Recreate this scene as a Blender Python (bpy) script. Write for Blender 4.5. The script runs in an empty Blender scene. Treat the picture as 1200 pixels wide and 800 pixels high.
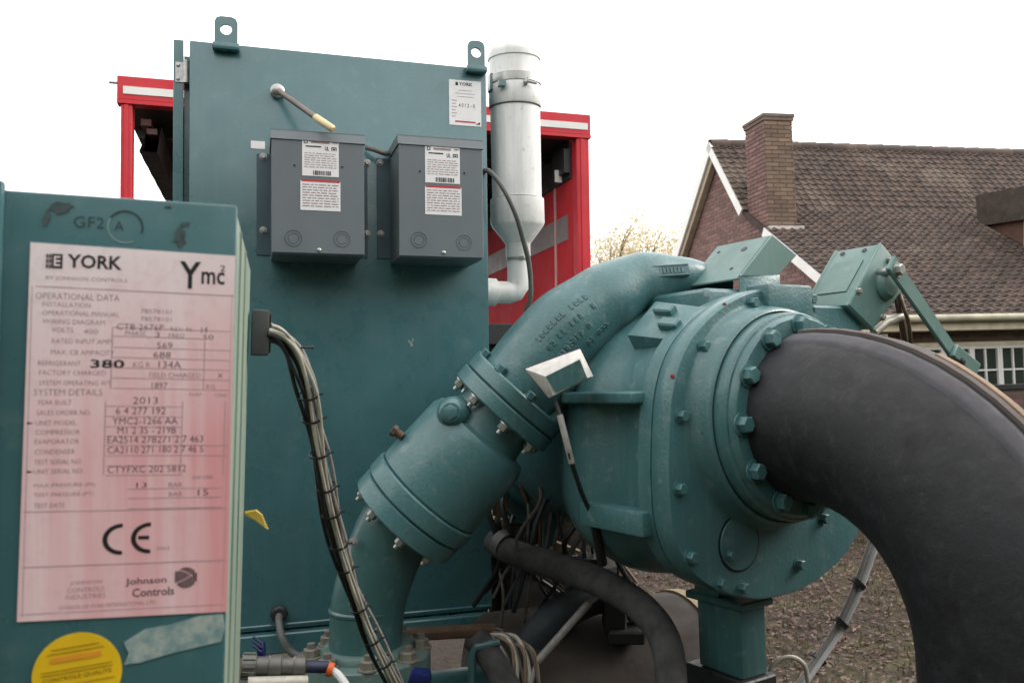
import bpy, bmesh, math, random
from mathutils import Vector, Matrix
V = Vector
R = math.radians
random.seed(7)
S = bpy.context.scene
COL = S.collection

# ------------------------------------------------------------------ camera
CAM = V((0, 0, 1.9)); FPX = 1000.0
_p, _r = R(2.6), R(1.8)
FW = V((0, math.cos(_p), math.sin(_p)))
_u0 = V((0, -math.sin(_p), math.cos(_p))); _r0 = V((1, 0, 0))
RT = _r0 * math.cos(_r) - _u0 * math.sin(_r)
UP = _u0 * math.cos(_r) + _r0 * math.sin(_r)
cam = bpy.data.cameras.new('camera'); camo = bpy.data.objects.new('camera', cam); COL.objects.link(camo)
camo.matrix_world = Matrix(((RT.x, UP.x, -FW.x, CAM.x), (RT.y, UP.y, -FW.y, CAM.y), (RT.z, UP.z, -FW.z, CAM.z), (0, 0, 0, 1)))
cam.sensor_width = 36.0; cam.lens = 36.0 * FPX / 1200.0
cam.clip_start = 0.05; cam.clip_end = 2000
cam.dof.use_dof = True; cam.dof.focus_distance = 2.3; cam.dof.aperture_fstop = 7.5
S.camera = camo

# ------------------------------------------------------------------ sky, sun, exposure
SUN_EL, SUN_AZ = R(34), R(78)          # azimuth clockwise from +Y (straight ahead)
w = bpy.data.worlds.new('World'); S.world = w; w.use_nodes = True
nt = w.node_tree; nt.nodes.clear()
out = nt.nodes.new('ShaderNodeOutputWorld'); bg = nt.nodes.new('ShaderNodeBackground')
sky = nt.nodes.new('ShaderNodeTexSky'); sky.sky_type = 'NISHITA'; sky.sun_disc = False
sky.sun_elevation = SUN_EL; sky.sun_rotation = SUN_AZ; sky.air_density = 1.0; sky.dust_density = 0.7; sky.ozone_density = 1.0
hs = nt.nodes.new('ShaderNodeHueSaturation'); hs.inputs['Saturation'].default_value = 0.12
nt.links.new(sky.outputs[0], hs.inputs['Color']); wm = nt.nodes.new('ShaderNodeMix'); wm.data_type = 'RGBA'; wm.blend_type = 'MULTIPLY'; wm.inputs[0].default_value = 1; wm.inputs[7].default_value = (1, .985, .965, 1)
cl = nt.nodes.new('ShaderNodeMix'); cl.data_type = 'RGBA'; cl.inputs[0].default_value = .55; cl.inputs[7].default_value = (8.5, 8.5, 8.5, 1)      # thin even cloud over the clear sky
nt.links.new(hs.outputs[0], cl.inputs[6]); nt.links.new(cl.outputs[2], wm.inputs[6]); nt.links.new(wm.outputs[2], bg.inputs[0])
bg.inputs[1].default_value = 0.11
nt.links.new(bg.outputs[0], out.inputs[0])
sl = bpy.data.lights.new('sun', 'SUN'); sl.energy = 0.6; sl.angle = R(22); sl.color = (1.0, 0.92, 0.82)
so = bpy.data.objects.new('sun', sl); COL.objects.link(so)
sd = V((math.sin(SUN_AZ) * math.cos(SUN_EL), math.cos(SUN_AZ) * math.cos(SUN_EL), math.sin(SUN_EL)))
so.rotation_euler = (-sd).to_track_quat('-Z', 'Y').to_euler(); so.location = sd * 30
vs = S.view_settings; vs.view_transform = 'Standard'; vs.look = 'None'; vs.exposure = 1.78; vs.gamma = 1.0
S.cycles.max_bounces = 6

# ------------------------------------------------------------------ placing helpers: a point seen in a direction, at a real distance or on a real plane
def ray(px, py): return FW + RT * ((px - 600) / FPX) + UP * ((400 - py) / FPX)
def at(px, py, d): return CAM + ray(px, py) * d
def on(px, py, P, n):
    v = ray(px, py); return CAM + v * ((P - CAM).dot(n) / v.dot(n))
def frame(o, x, z=None, y=None):
    """Matrix whose local z is z; x is made square to it."""
    z = z.normalized(); x = (x - z * x.dot(z)).normalized(); yy = z.cross(x)
    return Matrix(((x.x, yy.x, z.x, o.x), (x.y, yy.y, z.y, o.y), (x.z, yy.z, z.z, o.z), (0, 0, 0, 1)))
def axis(o, z):
    x = V((0, 0, 1)) if abs(z.normalized().z) < .9 else V((1, 0, 0))
    return frame(o, x, z)

# ------------------------------------------------------------------ mesh builder
class MB:
    def __init__(s): s.v = []; s.f = []; s.m = []
    def add(s, vs, fs, M=None, mi=0):
        b = len(s.v)
        s.v += [(M @ V(p)) if M else V(p) for p in vs]
        s.f += [tuple(b + i for i in f) for f in fs]; s.m += [mi] * len(fs)
        return s
    def bm(s, bm, M=None, mi=0):
        bm.verts.index_update()
        return s.add([v.co.copy() for v in bm.verts], [[v.index for v in f.verts] for f in bm.faces], M, mi)
    def box(s, M, x0, x1, y0, y1, z0, z1, bev=0, seg=1, mi=0):
        P = [(x, y, z) for x in (x0, x1) for y in (y0, y1) for z in (z0, z1)]
        return s.hexa([P[0], P[4], P[6], P[2], P[1], P[5], P[7], P[3]], M, bev, seg, mi)
    def hexa(s, P, M=None, bev=0, seg=1, mi=0):
        """P: four bottom then four top corners."""
        F = [(3, 2, 1, 0), (4, 5, 6, 7), (0, 1, 5, 4), (1, 2, 6, 5), (2, 3, 7, 6), (3, 0, 4, 7)]
        b = bmesh.new(); vv = [b.verts.new(p) for p in P]
        for f in F: b.faces.new([vv[i] for i in f])
        bmesh.ops.recalc_face_normals(b, faces=b.faces)
        if bev: bmesh.ops.bevel(b, geom=list(b.edges), offset=bev, segments=seg, profile=.6, affect='EDGES')
        s.bm(b, M, mi); b.free(); return s
    def prism(s, poly, d, M=None, bev=0, seg=1, mi=0):
        """poly: 3-D points of one face; d: extrusion vector."""
        b = bmesh.new(); vv = [b.verts.new(p) for p in poly]; ww = [b.verts.new(V(p) + V(d)) for p in poly]
        n = len(poly); b.faces.new(vv); b.faces.new(ww[::-1])
        for i in range(n): b.faces.new((vv[i], ww[i], ww[(i + 1) % n], vv[(i + 1) % n]))
        bmesh.ops.recalc_face_normals(b, faces=b.faces)
        if bev: bmesh.ops.bevel(b, geom=list(b.edges), offset=bev, segments=seg, profile=.6, affect='EDGES')
        s.bm(b, M, mi); b.free(); return s
    def lathe(s, M, prof, n=48, mi=0, a0=0, a1=2 * math.pi, rf=None):
        full = abs(a1 - a0 - 2 * math.pi) < 1e-6; k = n if full else n + 1; vs = []; fs = []
        for (r, z) in prof:
            for i in range(k):
                a = a0 + (a1 - a0) * i / n; q = r * (rf(a, z) if rf else 1)
                vs.append((q * math.cos(a), q * math.sin(a), z))
        for j in range(len(prof) - 1):
            for i in range(n):
                i2 = (i + 1) % k
                fs.append((j * k + i, j * k + i2, (j + 1) * k + i2, (j + 1) * k + i))
        return s.add(vs, fs, M, mi)
    def cyl(s, M, r, z0, z1, n=24, bev=0, mi=0, r1=None):
        r1 = r if r1 is None else r1
        return s.lathe(M, [(0, z0), (r - bev, z0), (r, z0 + bev), (r1, z1 - bev), (r1 - bev, z1), (0, z1)] if bev else [(0, z0), (r, z0), (r1, z1), (0, z1)], n, mi)
    def tube(s, pts, rad, n=12, smooth=0, caps=True, mi=0):
        pts = [V(p) for p in pts]; rad = list(rad) if isinstance(rad, (list, tuple)) else [rad] * len(pts)
        if smooth: pts, rad = spline(pts, rad, smooth)
        vs = []; fs = []; T0 = None; N = None
        for i, p in enumerate(pts):
            T = (pts[min(i + 1, len(pts) - 1)] - pts[max(i - 1, 0)]).normalized()
            if N is None: N = T.orthogonal().normalized()
            else: N = T0.rotation_difference(T) @ N
            N = (N - T * N.dot(T)).normalized(); B = T.cross(N); T0 = T
            for k in range(n):
                a = 2 * math.pi * k / n; vs.append(p + (N * math.cos(a) + B * math.sin(a)) * rad[i])
        for i in range(len(pts) - 1):
            for k in range(n):
                k2 = (k + 1) % n; fs.append((i * n + k, i * n + k2, (i + 1) * n + k2, (i + 1) * n + k))
        if caps:
            fs.append(tuple(range(n))[::-1]); fs.append(tuple((len(pts) - 1) * n + k for k in range(n)))
        return s.add(vs, fs, None, mi)
    def hexbolt(s, M, r, h, washer=True, stud=False, mi=0):
        if washer: s.cyl(M, r * 1.35, 0, h * .16, 16, 0, mi)
        z0 = h * .16 if washer else 0
        k = [(r * math.cos(R(60 * i)), r * math.sin(R(60 * i))) for i in range(6)]
        vs = [(x, y, z0) for x, y in k] + [(x, y, h * .88) for x, y in k] + [(x * .84, y * .84, h) for x, y in k]
        fs = [(i, (i + 1) % 6, 6 + (i + 1) % 6, 6 + i) for i in range(6)] + [(6 + i, 6 + (i + 1) % 6, 12 + (i + 1) % 6, 12 + i) for i in range(6)] + [tuple(range(12, 18))]
        s.add(vs, fs, M, mi)
        if stud: s.cyl(M, r * .5, h, h * 1.5, 10, 0, mi)
        return s
    def quad(s, a, b, c, d, mi=0): return s.add([a, b, c, d], [(0, 1, 2, 3)], None, mi)
def spline(pts, rad, k):
    P = [pts[0] * 2 - pts[1]] + pts + [pts[-1] * 2 - pts[-2]]; q = [rad[0]] + rad + [rad[-1]]; o = []; ro = []
    for i in range(1, len(P) - 2):
        for j in range(k):
            t = j / k; a, b, c, d = P[i - 1], P[i], P[i + 1], P[i + 2]
            o.append(.5 * ((2 * b) + (c - a) * t + (2 * a - 5 * b + 4 * c - d) * t * t + (3 * b - a - 3 * c + d) * t ** 3))
            t2 = t * t * (3 - 2 * t); ro.append(q[i] * (1 - t2) + q[i + 1] * t2)
    return o + [pts[-1]], ro + [rad[-1]]

# ------------------------------------------------------------------ objects
def root_of(o):
    while o.parent: o = o.parent
    return o
def mesh(name, mb, mats, off=V((0, 0, 0)), smooth=35):
    me = bpy.data.meshes.new(name); me.from_pydata([tuple(p - off) for p in mb.v], [], mb.f)
    for m in (mats if isinstance(mats, (list, tuple)) else [mats]): me.materials.append(m)
    if any(mb.m): me.polygons.foreach_set('material_index', mb.m)
    if smooth:
        me.polygons.foreach_set('use_smooth', [True] * len(me.polygons)); me.set_sharp_from_angle(angle=R(smooth))
    if smooth and len(me.polygons) < 20000:
        b = bmesh.new(); b.from_mesh(me); bmesh.ops.recalc_face_normals(b, faces=b.faces); b.to_mesh(me); b.free()
    me.update(); return me
def ob(name, mb, mats, parent=None, smooth=35, label=None, kind=None, loc=None):
    off = root_of(parent).location.copy() if parent else (V(loc) if loc is not None else V((0, 0, 0)))
    o = bpy.data.objects.new(name, mesh(name, mb, mats, off, smooth)); COL.objects.link(o)
    if parent: o.parent = parent
    else: o.location = off
    if label: o['label'] = label
    if kind: o['kind'] = kind
    return o
def put(name, me, M, parent, label=None):
    """one more piece that shares a mesh, placed by a world matrix"""
    o = bpy.data.objects.new(name, me); COL.objects.link(o); o.parent = parent
    o.matrix_local = Matrix.Translation(-root_of(parent).location) @ M
    if label: o['label'] = label
    return o
def thing(name, label, cat, loc, group=None):
    o = bpy.data.objects.new(name, None); COL.objects.link(o); o.location = loc; o.empty_display_size = .1
    o['label'] = label; o['category'] = cat
    if group: o['group'] = group
    return o
def tag(o, label, cat, group=None):
    o['label'] = label; o['category'] = cat
    if group: o['group'] = group
    return o

# ------------------------------------------------------------------ materials
def srgb(r, g, b):
    f = lambda c: (c / 255 / 12.92) if c / 255 <= .04045 else ((c / 255 + .055) / 1.055) ** 2.4
    return (f(r), f(g), f(b), 1)
class NT:
    def __init__(s, name):
        s.m = bpy.data.materials.new(name); s.m.use_nodes = True; s.t = s.m.node_tree; s.b = s.t.nodes['Principled BSDF']
        s.tc = s.n('ShaderNodeTexCoord')
    def n(s, k, **kw):
        x = s.t.nodes.new(k)
        for a, b in kw.items():
            if a in x.inputs.keys(): x.inputs[a].default_value = b
            else: setattr(x, a, b)
        return x
    def l(s, a, b): s.t.links.new(a, b)
    def noise(s, scale, detail=4, rough=.55, vec=None, stretch=None):
        x = s.n('ShaderNodeTexNoise'); x.inputs['Scale'].default_value = scale; x.inputs['Detail'].default_value = detail; x.inputs['Roughness'].default_value = rough
        v = vec or s.tc.outputs['Object']
        if stretch:
            mp = s.n('ShaderNodeMapping'); mp.inputs['Scale'].default_value = stretch; s.l(v, mp.inputs[0]); v = mp.outputs[0]
        s.l(v, x.inputs['Vector']); return x.outputs['Fac']
    def ramp(s, fac, a, b, c0=0., c1=1.):
        x = s.n('ShaderNodeMapRange'); x.inputs[1].default_value = a; x.inputs[2].default_value = b; x.inputs[3].default_value = c0; x.inputs[4].default_value = c1; s.l(fac, x.inputs[0]); return x.outputs[0]
    def mix(s, fac, a, b):
        x = s.n('ShaderNodeMix'); x.data_type = 'RGBA'
        for inp, val in ((x.inputs[0], fac), (x.inputs[6], a), (x.inputs[7], b)):
            if isinstance(val, (int, float, tuple)): inp.default_value = val
            else: s.l(val, inp)
        return x.outputs[2]
    def mul(s, a, k):
        x = s.n('ShaderNodeMath', operation='MULTIPLY'); s.l(a, x.inputs[0])
        if isinstance(k, (int, float)): x.inputs[1].default_value = k
        else: s.l(k, x.inputs[1])
        return x.outputs[0]
    def bump(s, h, strength, dist=.002):
        x = s.n('ShaderNodeBump'); x.inputs['Strength'].default_value = strength; x.inputs['Distance'].default_value = dist; s.l(h, x.inputs['Height']); s.l(x.outputs[0], s.b.inputs['Normal'])
    def col(s, c):
        if isinstance(c, tuple): s.b.inputs['Base Color'].default_value = c
        else: s.l(c, s.b.inputs['Base Color'])
        return s
    def rough(s, v):
        if isinstance(v, (int, float)): s.b.inputs['Roughness'].default_value = v
        else: s.l(v, s.b.inputs['Roughness'])
        return s
def c4(c, k): return (c[0] * k, c[1] * k, c[2] * k, 1)
def simple(name, c, rough=.5, metal=0, var=.25, scale=8, bump=0, bscale=80, dist=.001):
    t = NT(name); n = t.noise(scale, 5)
    t.col(t.mix(t.ramp(n, .3, .7), c4(c, 1 - var), c4(c, 1 + var * .6)))
    t.b.inputs['Metallic'].default_value = metal
    t.rough(t.ramp(t.noise(scale * 3, 3), .3, .7, rough - .08, min(1, rough + .1)))
    if bump: t.bump(t.noise(bscale, 4), bump, dist)
    return t.m
def teal_paint(name, c, rough, bscale, bstr, dist, wear, chips=.74, dent=0, coat=.2):
    """aged machine paint: clouded tone, fine scratches, a few bare or dusty spots"""
    t = NT(name)
    n1 = t.noise(2.2, 6, .6); n2 = t.noise(26, 4, .6); st = t.noise(5, 4, .6, stretch=(9, 9, .8))
    k = t.mix(t.ramp(n1, .32, .68), c4(c, .86), c4(c, 1.12))
    k = t.mix(t.mul(t.ramp(st, .5, .75), wear * .7), k, srgb(120, 142, 140))
    k = t.mix(t.mul(t.ramp(n2, .58, .72), wear), k, srgb(140, 152, 148))
    sp = t.noise(70, 3, .5); msk = t.mul(t.ramp(sp, chips, chips + .03), t.ramp(t.noise(4, 3), .5, .62))
    k = t.mix(msk, k, srgb(66, 70, 68))
    t.col(k); t.rough(t.ramp(t.noise(14, 5), .3, .7, rough - .1, rough + .13))
    bp = t.n('ShaderNodeBump'); bp.inputs['Strength'].default_value = bstr; bp.inputs['Distance'].default_value = dist; t.l(t.noise(bscale, 3), bp.inputs['Height'])
    if dent:
        b2 = t.n('ShaderNodeBump'); b2.inputs['Strength'].default_value = .5; b2.inputs['Distance'].default_value = dent; t.l(t.noise(2.4, 2, .4), b2.inputs['Height']); t.l(b2.outputs[0], bp.inputs['Normal'])
    t.l(bp.outputs[0], t.b.inputs['Normal']); t.b.inputs['Coat Weight'].default_value = coat; t.b.inputs['Coat Roughness'].default_value = .2; return t.m
TEAL = srgb(60, 100, 105)
M_SHEET = teal_paint('sheet_teal_paint', TEAL, .3, 240, .08, .0006, .1, .8, .02, .5)
M_CAST = teal_paint('cast_teal_paint', srgb(64, 103, 106), .38, 120, .5, .0022, .28, .69)
M_SMOOTHT = teal_paint('pipe_teal_paint', srgb(54, 92, 93), .38, 160, .15, .001, .2)
M_DULL = teal_paint('dull_bracket_paint', srgb(88, 120, 115), .5, 160, .1, .0008, .3, .7)
M_GREYBOX = simple('grey_enamel', srgb(97, 105, 109), .42, 0, .06, 5, .1, 260, .0004)
M_STEEL = simple('zinc_steel', srgb(168, 168, 164), .38, .8, .15, 30)
def mk_pvc():
    t = NT('white_pipe_paint'); st = t.noise(5, 5, .65, stretch=(5, 5, .5)); sp = t.noise(40, 4, .7)
    k = t.mix(t.ramp(st, .45, .75), srgb(224, 224, 222), srgb(200, 197, 192)); k = t.mix(t.mul(t.ramp(sp, .6, .72), .5), k, srgb(150, 140, 126)); t.col(k); t.rough(.45); t.bump(sp, .08, .001); return t.m
M_PVC = mk_pvc()
M_DARK = simple('dark_metal', srgb(42, 44, 46), .5, .2, .3, 20)
M_BLACKPL = simple('black_plastic', srgb(26, 27, 28), .45, 0, .2, 20)
M_GREYPL = simple('grey_plastic', srgb(92, 93, 90), .5, 0, .2, 30)
M_CABLE = simple('grey_cable', srgb(146, 142, 138), .45, 0, .25, 60)
M_CABLE2 = simple('dusty_cable', srgb(96, 90, 86), .55, 0, .3, 60)
M_WIRE = simple('bare_hose', srgb(176, 172, 160), .4, .1, .2, 60)
M_RED = simple('red_paint', srgb(188, 34, 46), .6, 0, .12, 3)
M_REDP = simple('red_panel', srgb(190, 24, 38), .85, 0, .1, 2)
M_WHITE = simple('white_paint', srgb(214, 214, 210), .5, 0, .08, 6)
M_STRIPE = simple('reflective_grey_stripe', srgb(122, 108, 108), .5, 0, .12, 4)
M_INNER = simple('dark_canvas', srgb(52, 44, 42), .8, 0, .3, 4, .3, 30)
M_PAPER = simple('sticker_paper', srgb(222, 220, 220), .5, 0, .05, 40)
M_INK = simple('black_ink', srgb(24, 22, 24), .6, 0, .1, 50)
M_GINK = simple('faded_ink', srgb(150, 126, 130), .7, 0, .25, 60)
M_LINE = simple('faded_rule', srgb(178, 150, 154), .7, 0, .2, 60)
M_PEN = simple('pen_ink', srgb(92, 70, 78), .7, 0, .2, 60)
M_DAB = simple('red_dab', srgb(140, 40, 50), .6, 0, .2, 60)
M_REDINK = simple('red_print', srgb(186, 40, 44), .6, 0, .1, 50)
M_YELLOW = simple('yellow_sticker', srgb(226, 186, 24), .5, 0, .1, 30)
M_YINK = simple('yellow_sticker_ink', srgb(132, 98, 12), .7, 0, .2, 60)
M_BRASS = simple('cream_bulb', srgb(206, 190, 150), .4, .2, .1, 40)
M_BLUE = simple('blue_plastic', srgb(16, 28, 84), .4, 0, .1, 30)
M_ORANGE = simple('orange_tape', srgb(206, 92, 36), .5, 0, .1, 30)
M_CONC = simple('fouled_concrete', srgb(120, 112, 100), .85, 0, .2, 8, .4, 60)
M_TAN = simple('tan_sheet', srgb(140, 122, 94), .75, 0, .2, 9, .3, 30, .004)
M_SHELL = simple('brown_insulation', srgb(52, 45, 40), .8, 0, .25, 5, .4, 40, .003)
M_HOSE = simple('foam_hose', srgb(66, 65, 66), .85, 0, .45, 22, .6, 160, .002)
M_HOSE2 = simple('rubber_hose', srgb(42, 50, 56), .6, 0, .2, 20, .2, 120)
M_BRIDE = simple('brown_metal', srgb(96, 76, 60), .6, .3, .3, 20, .3, 60)
M_FELT = simple('felt_edge', srgb(136, 116, 98), .9, 0, .25, 30, .7, 120, .003)
M_SEAM = simple('seam_tape', srgb(66, 65, 69), .85, 0, .15, 14, .2, 120)
def mk_black():
    t = NT('black_insulation'); n = t.noise(4, 6, .65); n2 = t.noise(20, 6, .75); sc = t.noise(9, 3, .6, stretch=(1, 7, 2.5)); g_ = t.n('ShaderNodeNewGeometry')
    k = t.mix(t.ramp(n, .35, .7), srgb(11, 13, 17), srgb(25, 27, 32)); k = t.mix(t.mul(t.ramp(n2, .5, .72), .35), k, srgb(56, 55, 59))
    k = t.mix(t.mul(t.ramp(sc, .6, .68), .2), k, srgb(70, 66, 66)); k = t.mix(t.mul(t.ramp(t.noise(150, 2), .7, .76), .3), k, srgb(84, 80, 78))
    bl = t.noise(5.5, 2); k = t.mix(t.mul(t.ramp(bl, .64, .68), .7), k, srgb(8, 8, 10))
    t.col(k); t.rough(t.ramp(n2, .3, .7, .5, .78)); hh = t.n('ShaderNodeMath', operation='ADD'); t.l(t.noise(45, 6, .7), hh.inputs[0]); t.l(t.mul(t.noise(7, 2), 2.5), hh.inputs[1]); t.bump(hh.outputs[0], .35, .004); return t.m
M_BLACK = mk_black()
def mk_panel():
    """nameplate: white at the top, pinker lower down, pale vertical streaks"""
    t = NT('pinkish_nameplate'); sx = t.n('ShaderNodeSeparateXYZ'); t.l(t.tc.outputs['Generated'], sx.inputs[0])
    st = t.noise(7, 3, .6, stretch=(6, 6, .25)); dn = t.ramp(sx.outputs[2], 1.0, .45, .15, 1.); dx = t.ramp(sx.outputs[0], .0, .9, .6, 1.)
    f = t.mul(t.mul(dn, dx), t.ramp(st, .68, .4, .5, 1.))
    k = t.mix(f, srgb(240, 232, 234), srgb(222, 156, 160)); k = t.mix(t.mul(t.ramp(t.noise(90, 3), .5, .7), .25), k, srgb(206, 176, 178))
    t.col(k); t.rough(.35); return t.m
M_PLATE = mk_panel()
def mk_side():
    t = NT('panel_edge_lit_paint'); st = t.noise(6, 4, .6, stretch=(14, 14, .3))  # paler, yellower teal: sky light from the right painted into the side
    t.col(t.mix(t.ramp(st, .35, .65), srgb(112, 134, 124), srgb(152, 162, 144))); t.rough(.4); return t.m
M_SIDE = mk_side()
def mk_leaf(name, a, b, trans=.35):
    t = NT(name); oi = t.n('ShaderNodeAttribute'); oi.attribute_name = 'rnd'
    k = t.mix(oi.outputs['Fac'], a, b); t.col(k); t.rough(.6)
    if trans:
        tr = t.n('ShaderNodeBsdfTranslucent'); t.l(k, tr.inputs[0]); mx = t.n('ShaderNodeMixShader'); mx.inputs[0].default_value = trans
        o = [x for x in t.t.nodes if x.type == 'OUTPUT_MATERIAL'][0]; t.l(t.b.outputs[0], mx.inputs[1]); t.l(tr.outputs[0], mx.inputs[2]); t.l(mx.outputs[0], o.inputs[0])
    return t.m
def mk_rnd(name, stops, rough=.85, bump=.3, bscale=30, moss=None, attr='rnd', info=False):
    t = NT(name)
    if info: f = t.n('ShaderNodeObjectInfo').outputs['Random']
    else:
        a = t.n('ShaderNodeAttribute'); a.attribute_name = attr; f = a.outputs['Fac']
    cr = t.n('ShaderNodeValToRGB'); cr.color_ramp.interpolation = 'LINEAR'
    for i, (p, c) in enumerate(stops):
        e = cr.color_ramp.elements[i] if i < 2 else cr.color_ramp.elements.new(p)
        e.position = p; e.color = c
    t.l(f, cr.inputs[0]); k = cr.outputs[0]
    geo = t.n('ShaderNodeNewGeometry')
    if moss: k = t.mix(t.mul(t.ramp(t.noise(1.1, 6, .65, vec=geo.outputs['Position']), .55, .68), moss[1]), k, moss[0])
    k = t.mix(t.mul(t.ramp(t.noise(9, 4, vec=geo.outputs['Position']), .4, .7), .3), k, srgb(70, 58, 50))
    t.col(k); t.rough(rough); t.bump(t.noise(bscale, 4, vec=geo.outputs['Position']), bump, .004); return t.m
BR = [(0, srgb(96, 72, 68)), (1, srgb(126, 96, 90)), (.5, srgb(110, 83, 78))]  # purplish tone: shade on the left-facing brick put into the colour
BRC = [(0, srgb(92, 76, 64)), (1, srgb(122, 102, 84)), (.5, srgb(106, 88, 74))]
M_BRICK = mk_rnd('gable_brick', BR); M_BRICKC = mk_rnd('chimney_brick', BRC, info=True); M_BRICKF = mk_rnd('front_brick', BRC)
TI = [(0, srgb(52, 41, 36)), (1, srgb(80, 64, 55)), (.55, srgb(64, 51, 45))]
M_TILE = mk_rnd('roof_tile_clay', TI, moss=(srgb(112, 100, 88), .5)); M_TILEO = mk_rnd('roof_tile_clay_single', TI, moss=(srgb(112, 100, 88), .5), info=True)
M_MORTAR = simple('mortar', srgb(112, 98, 90), .9, 0, .15, 6, .3, 60)
def rnd_attr(me, per, seed=1):
    rg = random.Random(seed); a = me.attributes.new('rnd', 'FLOAT', 'FACE'); n = len(me.polygons); vals = []
    while len(vals) < n: vals += [rg.random()] * per
    a.data.foreach_set('value', vals[:n])

# ------------------------------------------------------------------ lettering (flat print, a hair above the sheet it is on)
_tc = {}
def glyphs(text, bold):
    k = (text, bold)
    if k not in _tc:
        cu = bpy.data.curves.new('lettering', 'FONT'); cu.body = text; cu.size = 1; cu.resolution_u = 2; cu.offset = bold
        o = bpy.data.objects.new('lettering', cu); COL.objects.link(o); me = o.to_mesh()
        vs = [v.co.copy() for v in me.vertices]; fs = [tuple(p.vertices) for p in me.polygons]
        o.to_mesh_clear(); bpy.data.objects.remove(o); bpy.data.curves.remove(cu)
        xs = [v.x for v in vs]; ys = [v.y for v in vs]; _tc[k] = (vs, fs, min(xs), max(xs), min(ys), max(ys))
    return _tc[k]
def text(mb, fr, body, x, z, w_, h, bold=.0, mi=0, slant=0):
    """fr: frame with local x along the sheet, y up the sheet, z out of it; lower-left corner (x, z), width, height in metres"""
    vs, fs, x0, x1, y0, y1 = glyphs(body, bold)
    mb.add([(x + (v.x - x0) / (x1 - x0) * w_ + slant * (v.y - y0) / (y1 - y0) * h, z + (v.y - y0) / (y1 - y0) * h, 0) for v in vs], fs, fr, mi)

# =================================================================== GROUND
def mk_ground():
    t = NT('leaf_strewn_grass'); g = t.n('ShaderNodeNewGeometry').outputs['Position']
    a = t.noise(1.3, 6, .65, vec=g); b = t.noise(22, 5, .7, vec=g)
    k = t.mix(t.ramp(b, .38, .62), srgb(38, 30, 25), srgb(66, 52, 44)); k = t.mix(t.mul(t.ramp(a, .45, .6), .6), k, srgb(78, 78, 44))
    t.col(k); t.rough(.95); t.bump(b, .8, .03); return t.m
g = MB(); N = 60; gx = [-1500, -60] + [-12 + i * .5 for i in range(65)] + [60, 1500]; gy = [-200, -20] + [-4 + i * .5 for i in range(70)] + [80, 1500]
def gz(x, y):
    return .03 * math.sin(x * 1.7 + y) + .025 * math.sin(y * 2.3 - x * .6) if -11 < x < 19 and -3 < y < 30 else 0
g.add([(x, y, gz(x, y)) for y in gy for x in gx], [(j * len(gx) + i, j * len(gx) + i + 1, (j + 1) * len(gx) + i + 1, (j + 1) * len(gx) + i) for j in range(len(gy) - 1) for i in range(len(gx) - 1)])
ob('ground', g, mk_ground(), kind='structure')
def litter(name, mat, n, box, size, blade, seed):
    rg = random.Random(seed); m = MB()
    for _ in range(n):
        x = rg.uniform(box[0], box[1]); y = rg.uniform(box[2], box[3]); z = gz(x, y); a = rg.uniform(0, 6.28); s_ = size * rg.uniform(.5, 1.5)
        d = V((math.cos(a), math.sin(a), 0)); e = V((-d.y, d.x, 0))
        if blade:
            t_ = V((rg.uniform(-.5, .5), rg.uniform(-.5, .5), 1)) * s_
            m.add([V((x, y, z)) - d * .006, V((x, y, z)) + d * .006, V((x, y, z)) + t_], [(0, 1, 2)])
        else:
            p = V((x, y, z + .01 + rg.uniform(0, .03))); k = V((0, 0, rg.uniform(-.5, .7) * s_)); q = V((0, 0, rg.uniform(-.4, .6) * s_))
            m.add([p - d * s_, p + e * s_ * .6 + k, p + d * s_ + q, p - e * s_ * .6 + k], [(0, 1, 2, 3)])
    o = ob(name, m, mat, smooth=0, kind='stuff'); rnd_attr(o.data, 1, seed); return o
litter('fallen_leaves', mk_leaf('dead_leaf', srgb(44, 33, 28), srgb(116, 90, 77), .1), 30000, (.3, 7.5, 4.2, 13), .021, False, 3)
litter('grass', mk_leaf('grass_blade', srgb(62, 60, 34), srgb(104, 92, 58), .2), 13000, (.3, 7.5, 4.2, 13), .06, True, 4)

# =================================================================== BRICK HOUSE
HE = V((math.cos(R(12.4)), math.sin(R(12.4)), 0)); HG = V((-HE.y, HE.x, 0)); ZZ = V((0, 0, 1))
GP = at(839, 168, 14.0)
def gs(px, py):
    P = on(px, py, GP, HE); return -(P - GP).dot(HG), P.z - GP.z
def hp(s, z, t=0): return GP - HG * s + ZZ * z + HE * t          # s towards the camera from the ridge, z from the ridge, t along the ridge
s1, z1 = gs(879, 243); sa, za = gs(903, 265); sb, zb = gs(970, 320)
low = (zb - za) / (sb - sa); z1 = za + low * (s1 - sa) if abs(za + low * (s1 - sa) - z1) < .6 else z1
se = sb
while True:                                                          # eave where the roof edge is seen at the gutter line
    q = hp(se, zb + low * (se - sb), 1.5) - CAM
    if 400 - q.dot(UP) / q.dot(FW) * FPX > 366 or se > 6: break
    se += .02
ze = zb + low * (se - sb); GZ = -GP.z
sL, zL = gs(797, 300); seL = sL - (ze - zL) / low * -1 if False else sL - abs((zL - ze) / low)
house = thing('brick_house', 'brown brick house with tiled gable roof, square chimney and white window row', 'house', hp(0, GZ, 4))
HL = 10.0
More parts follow.
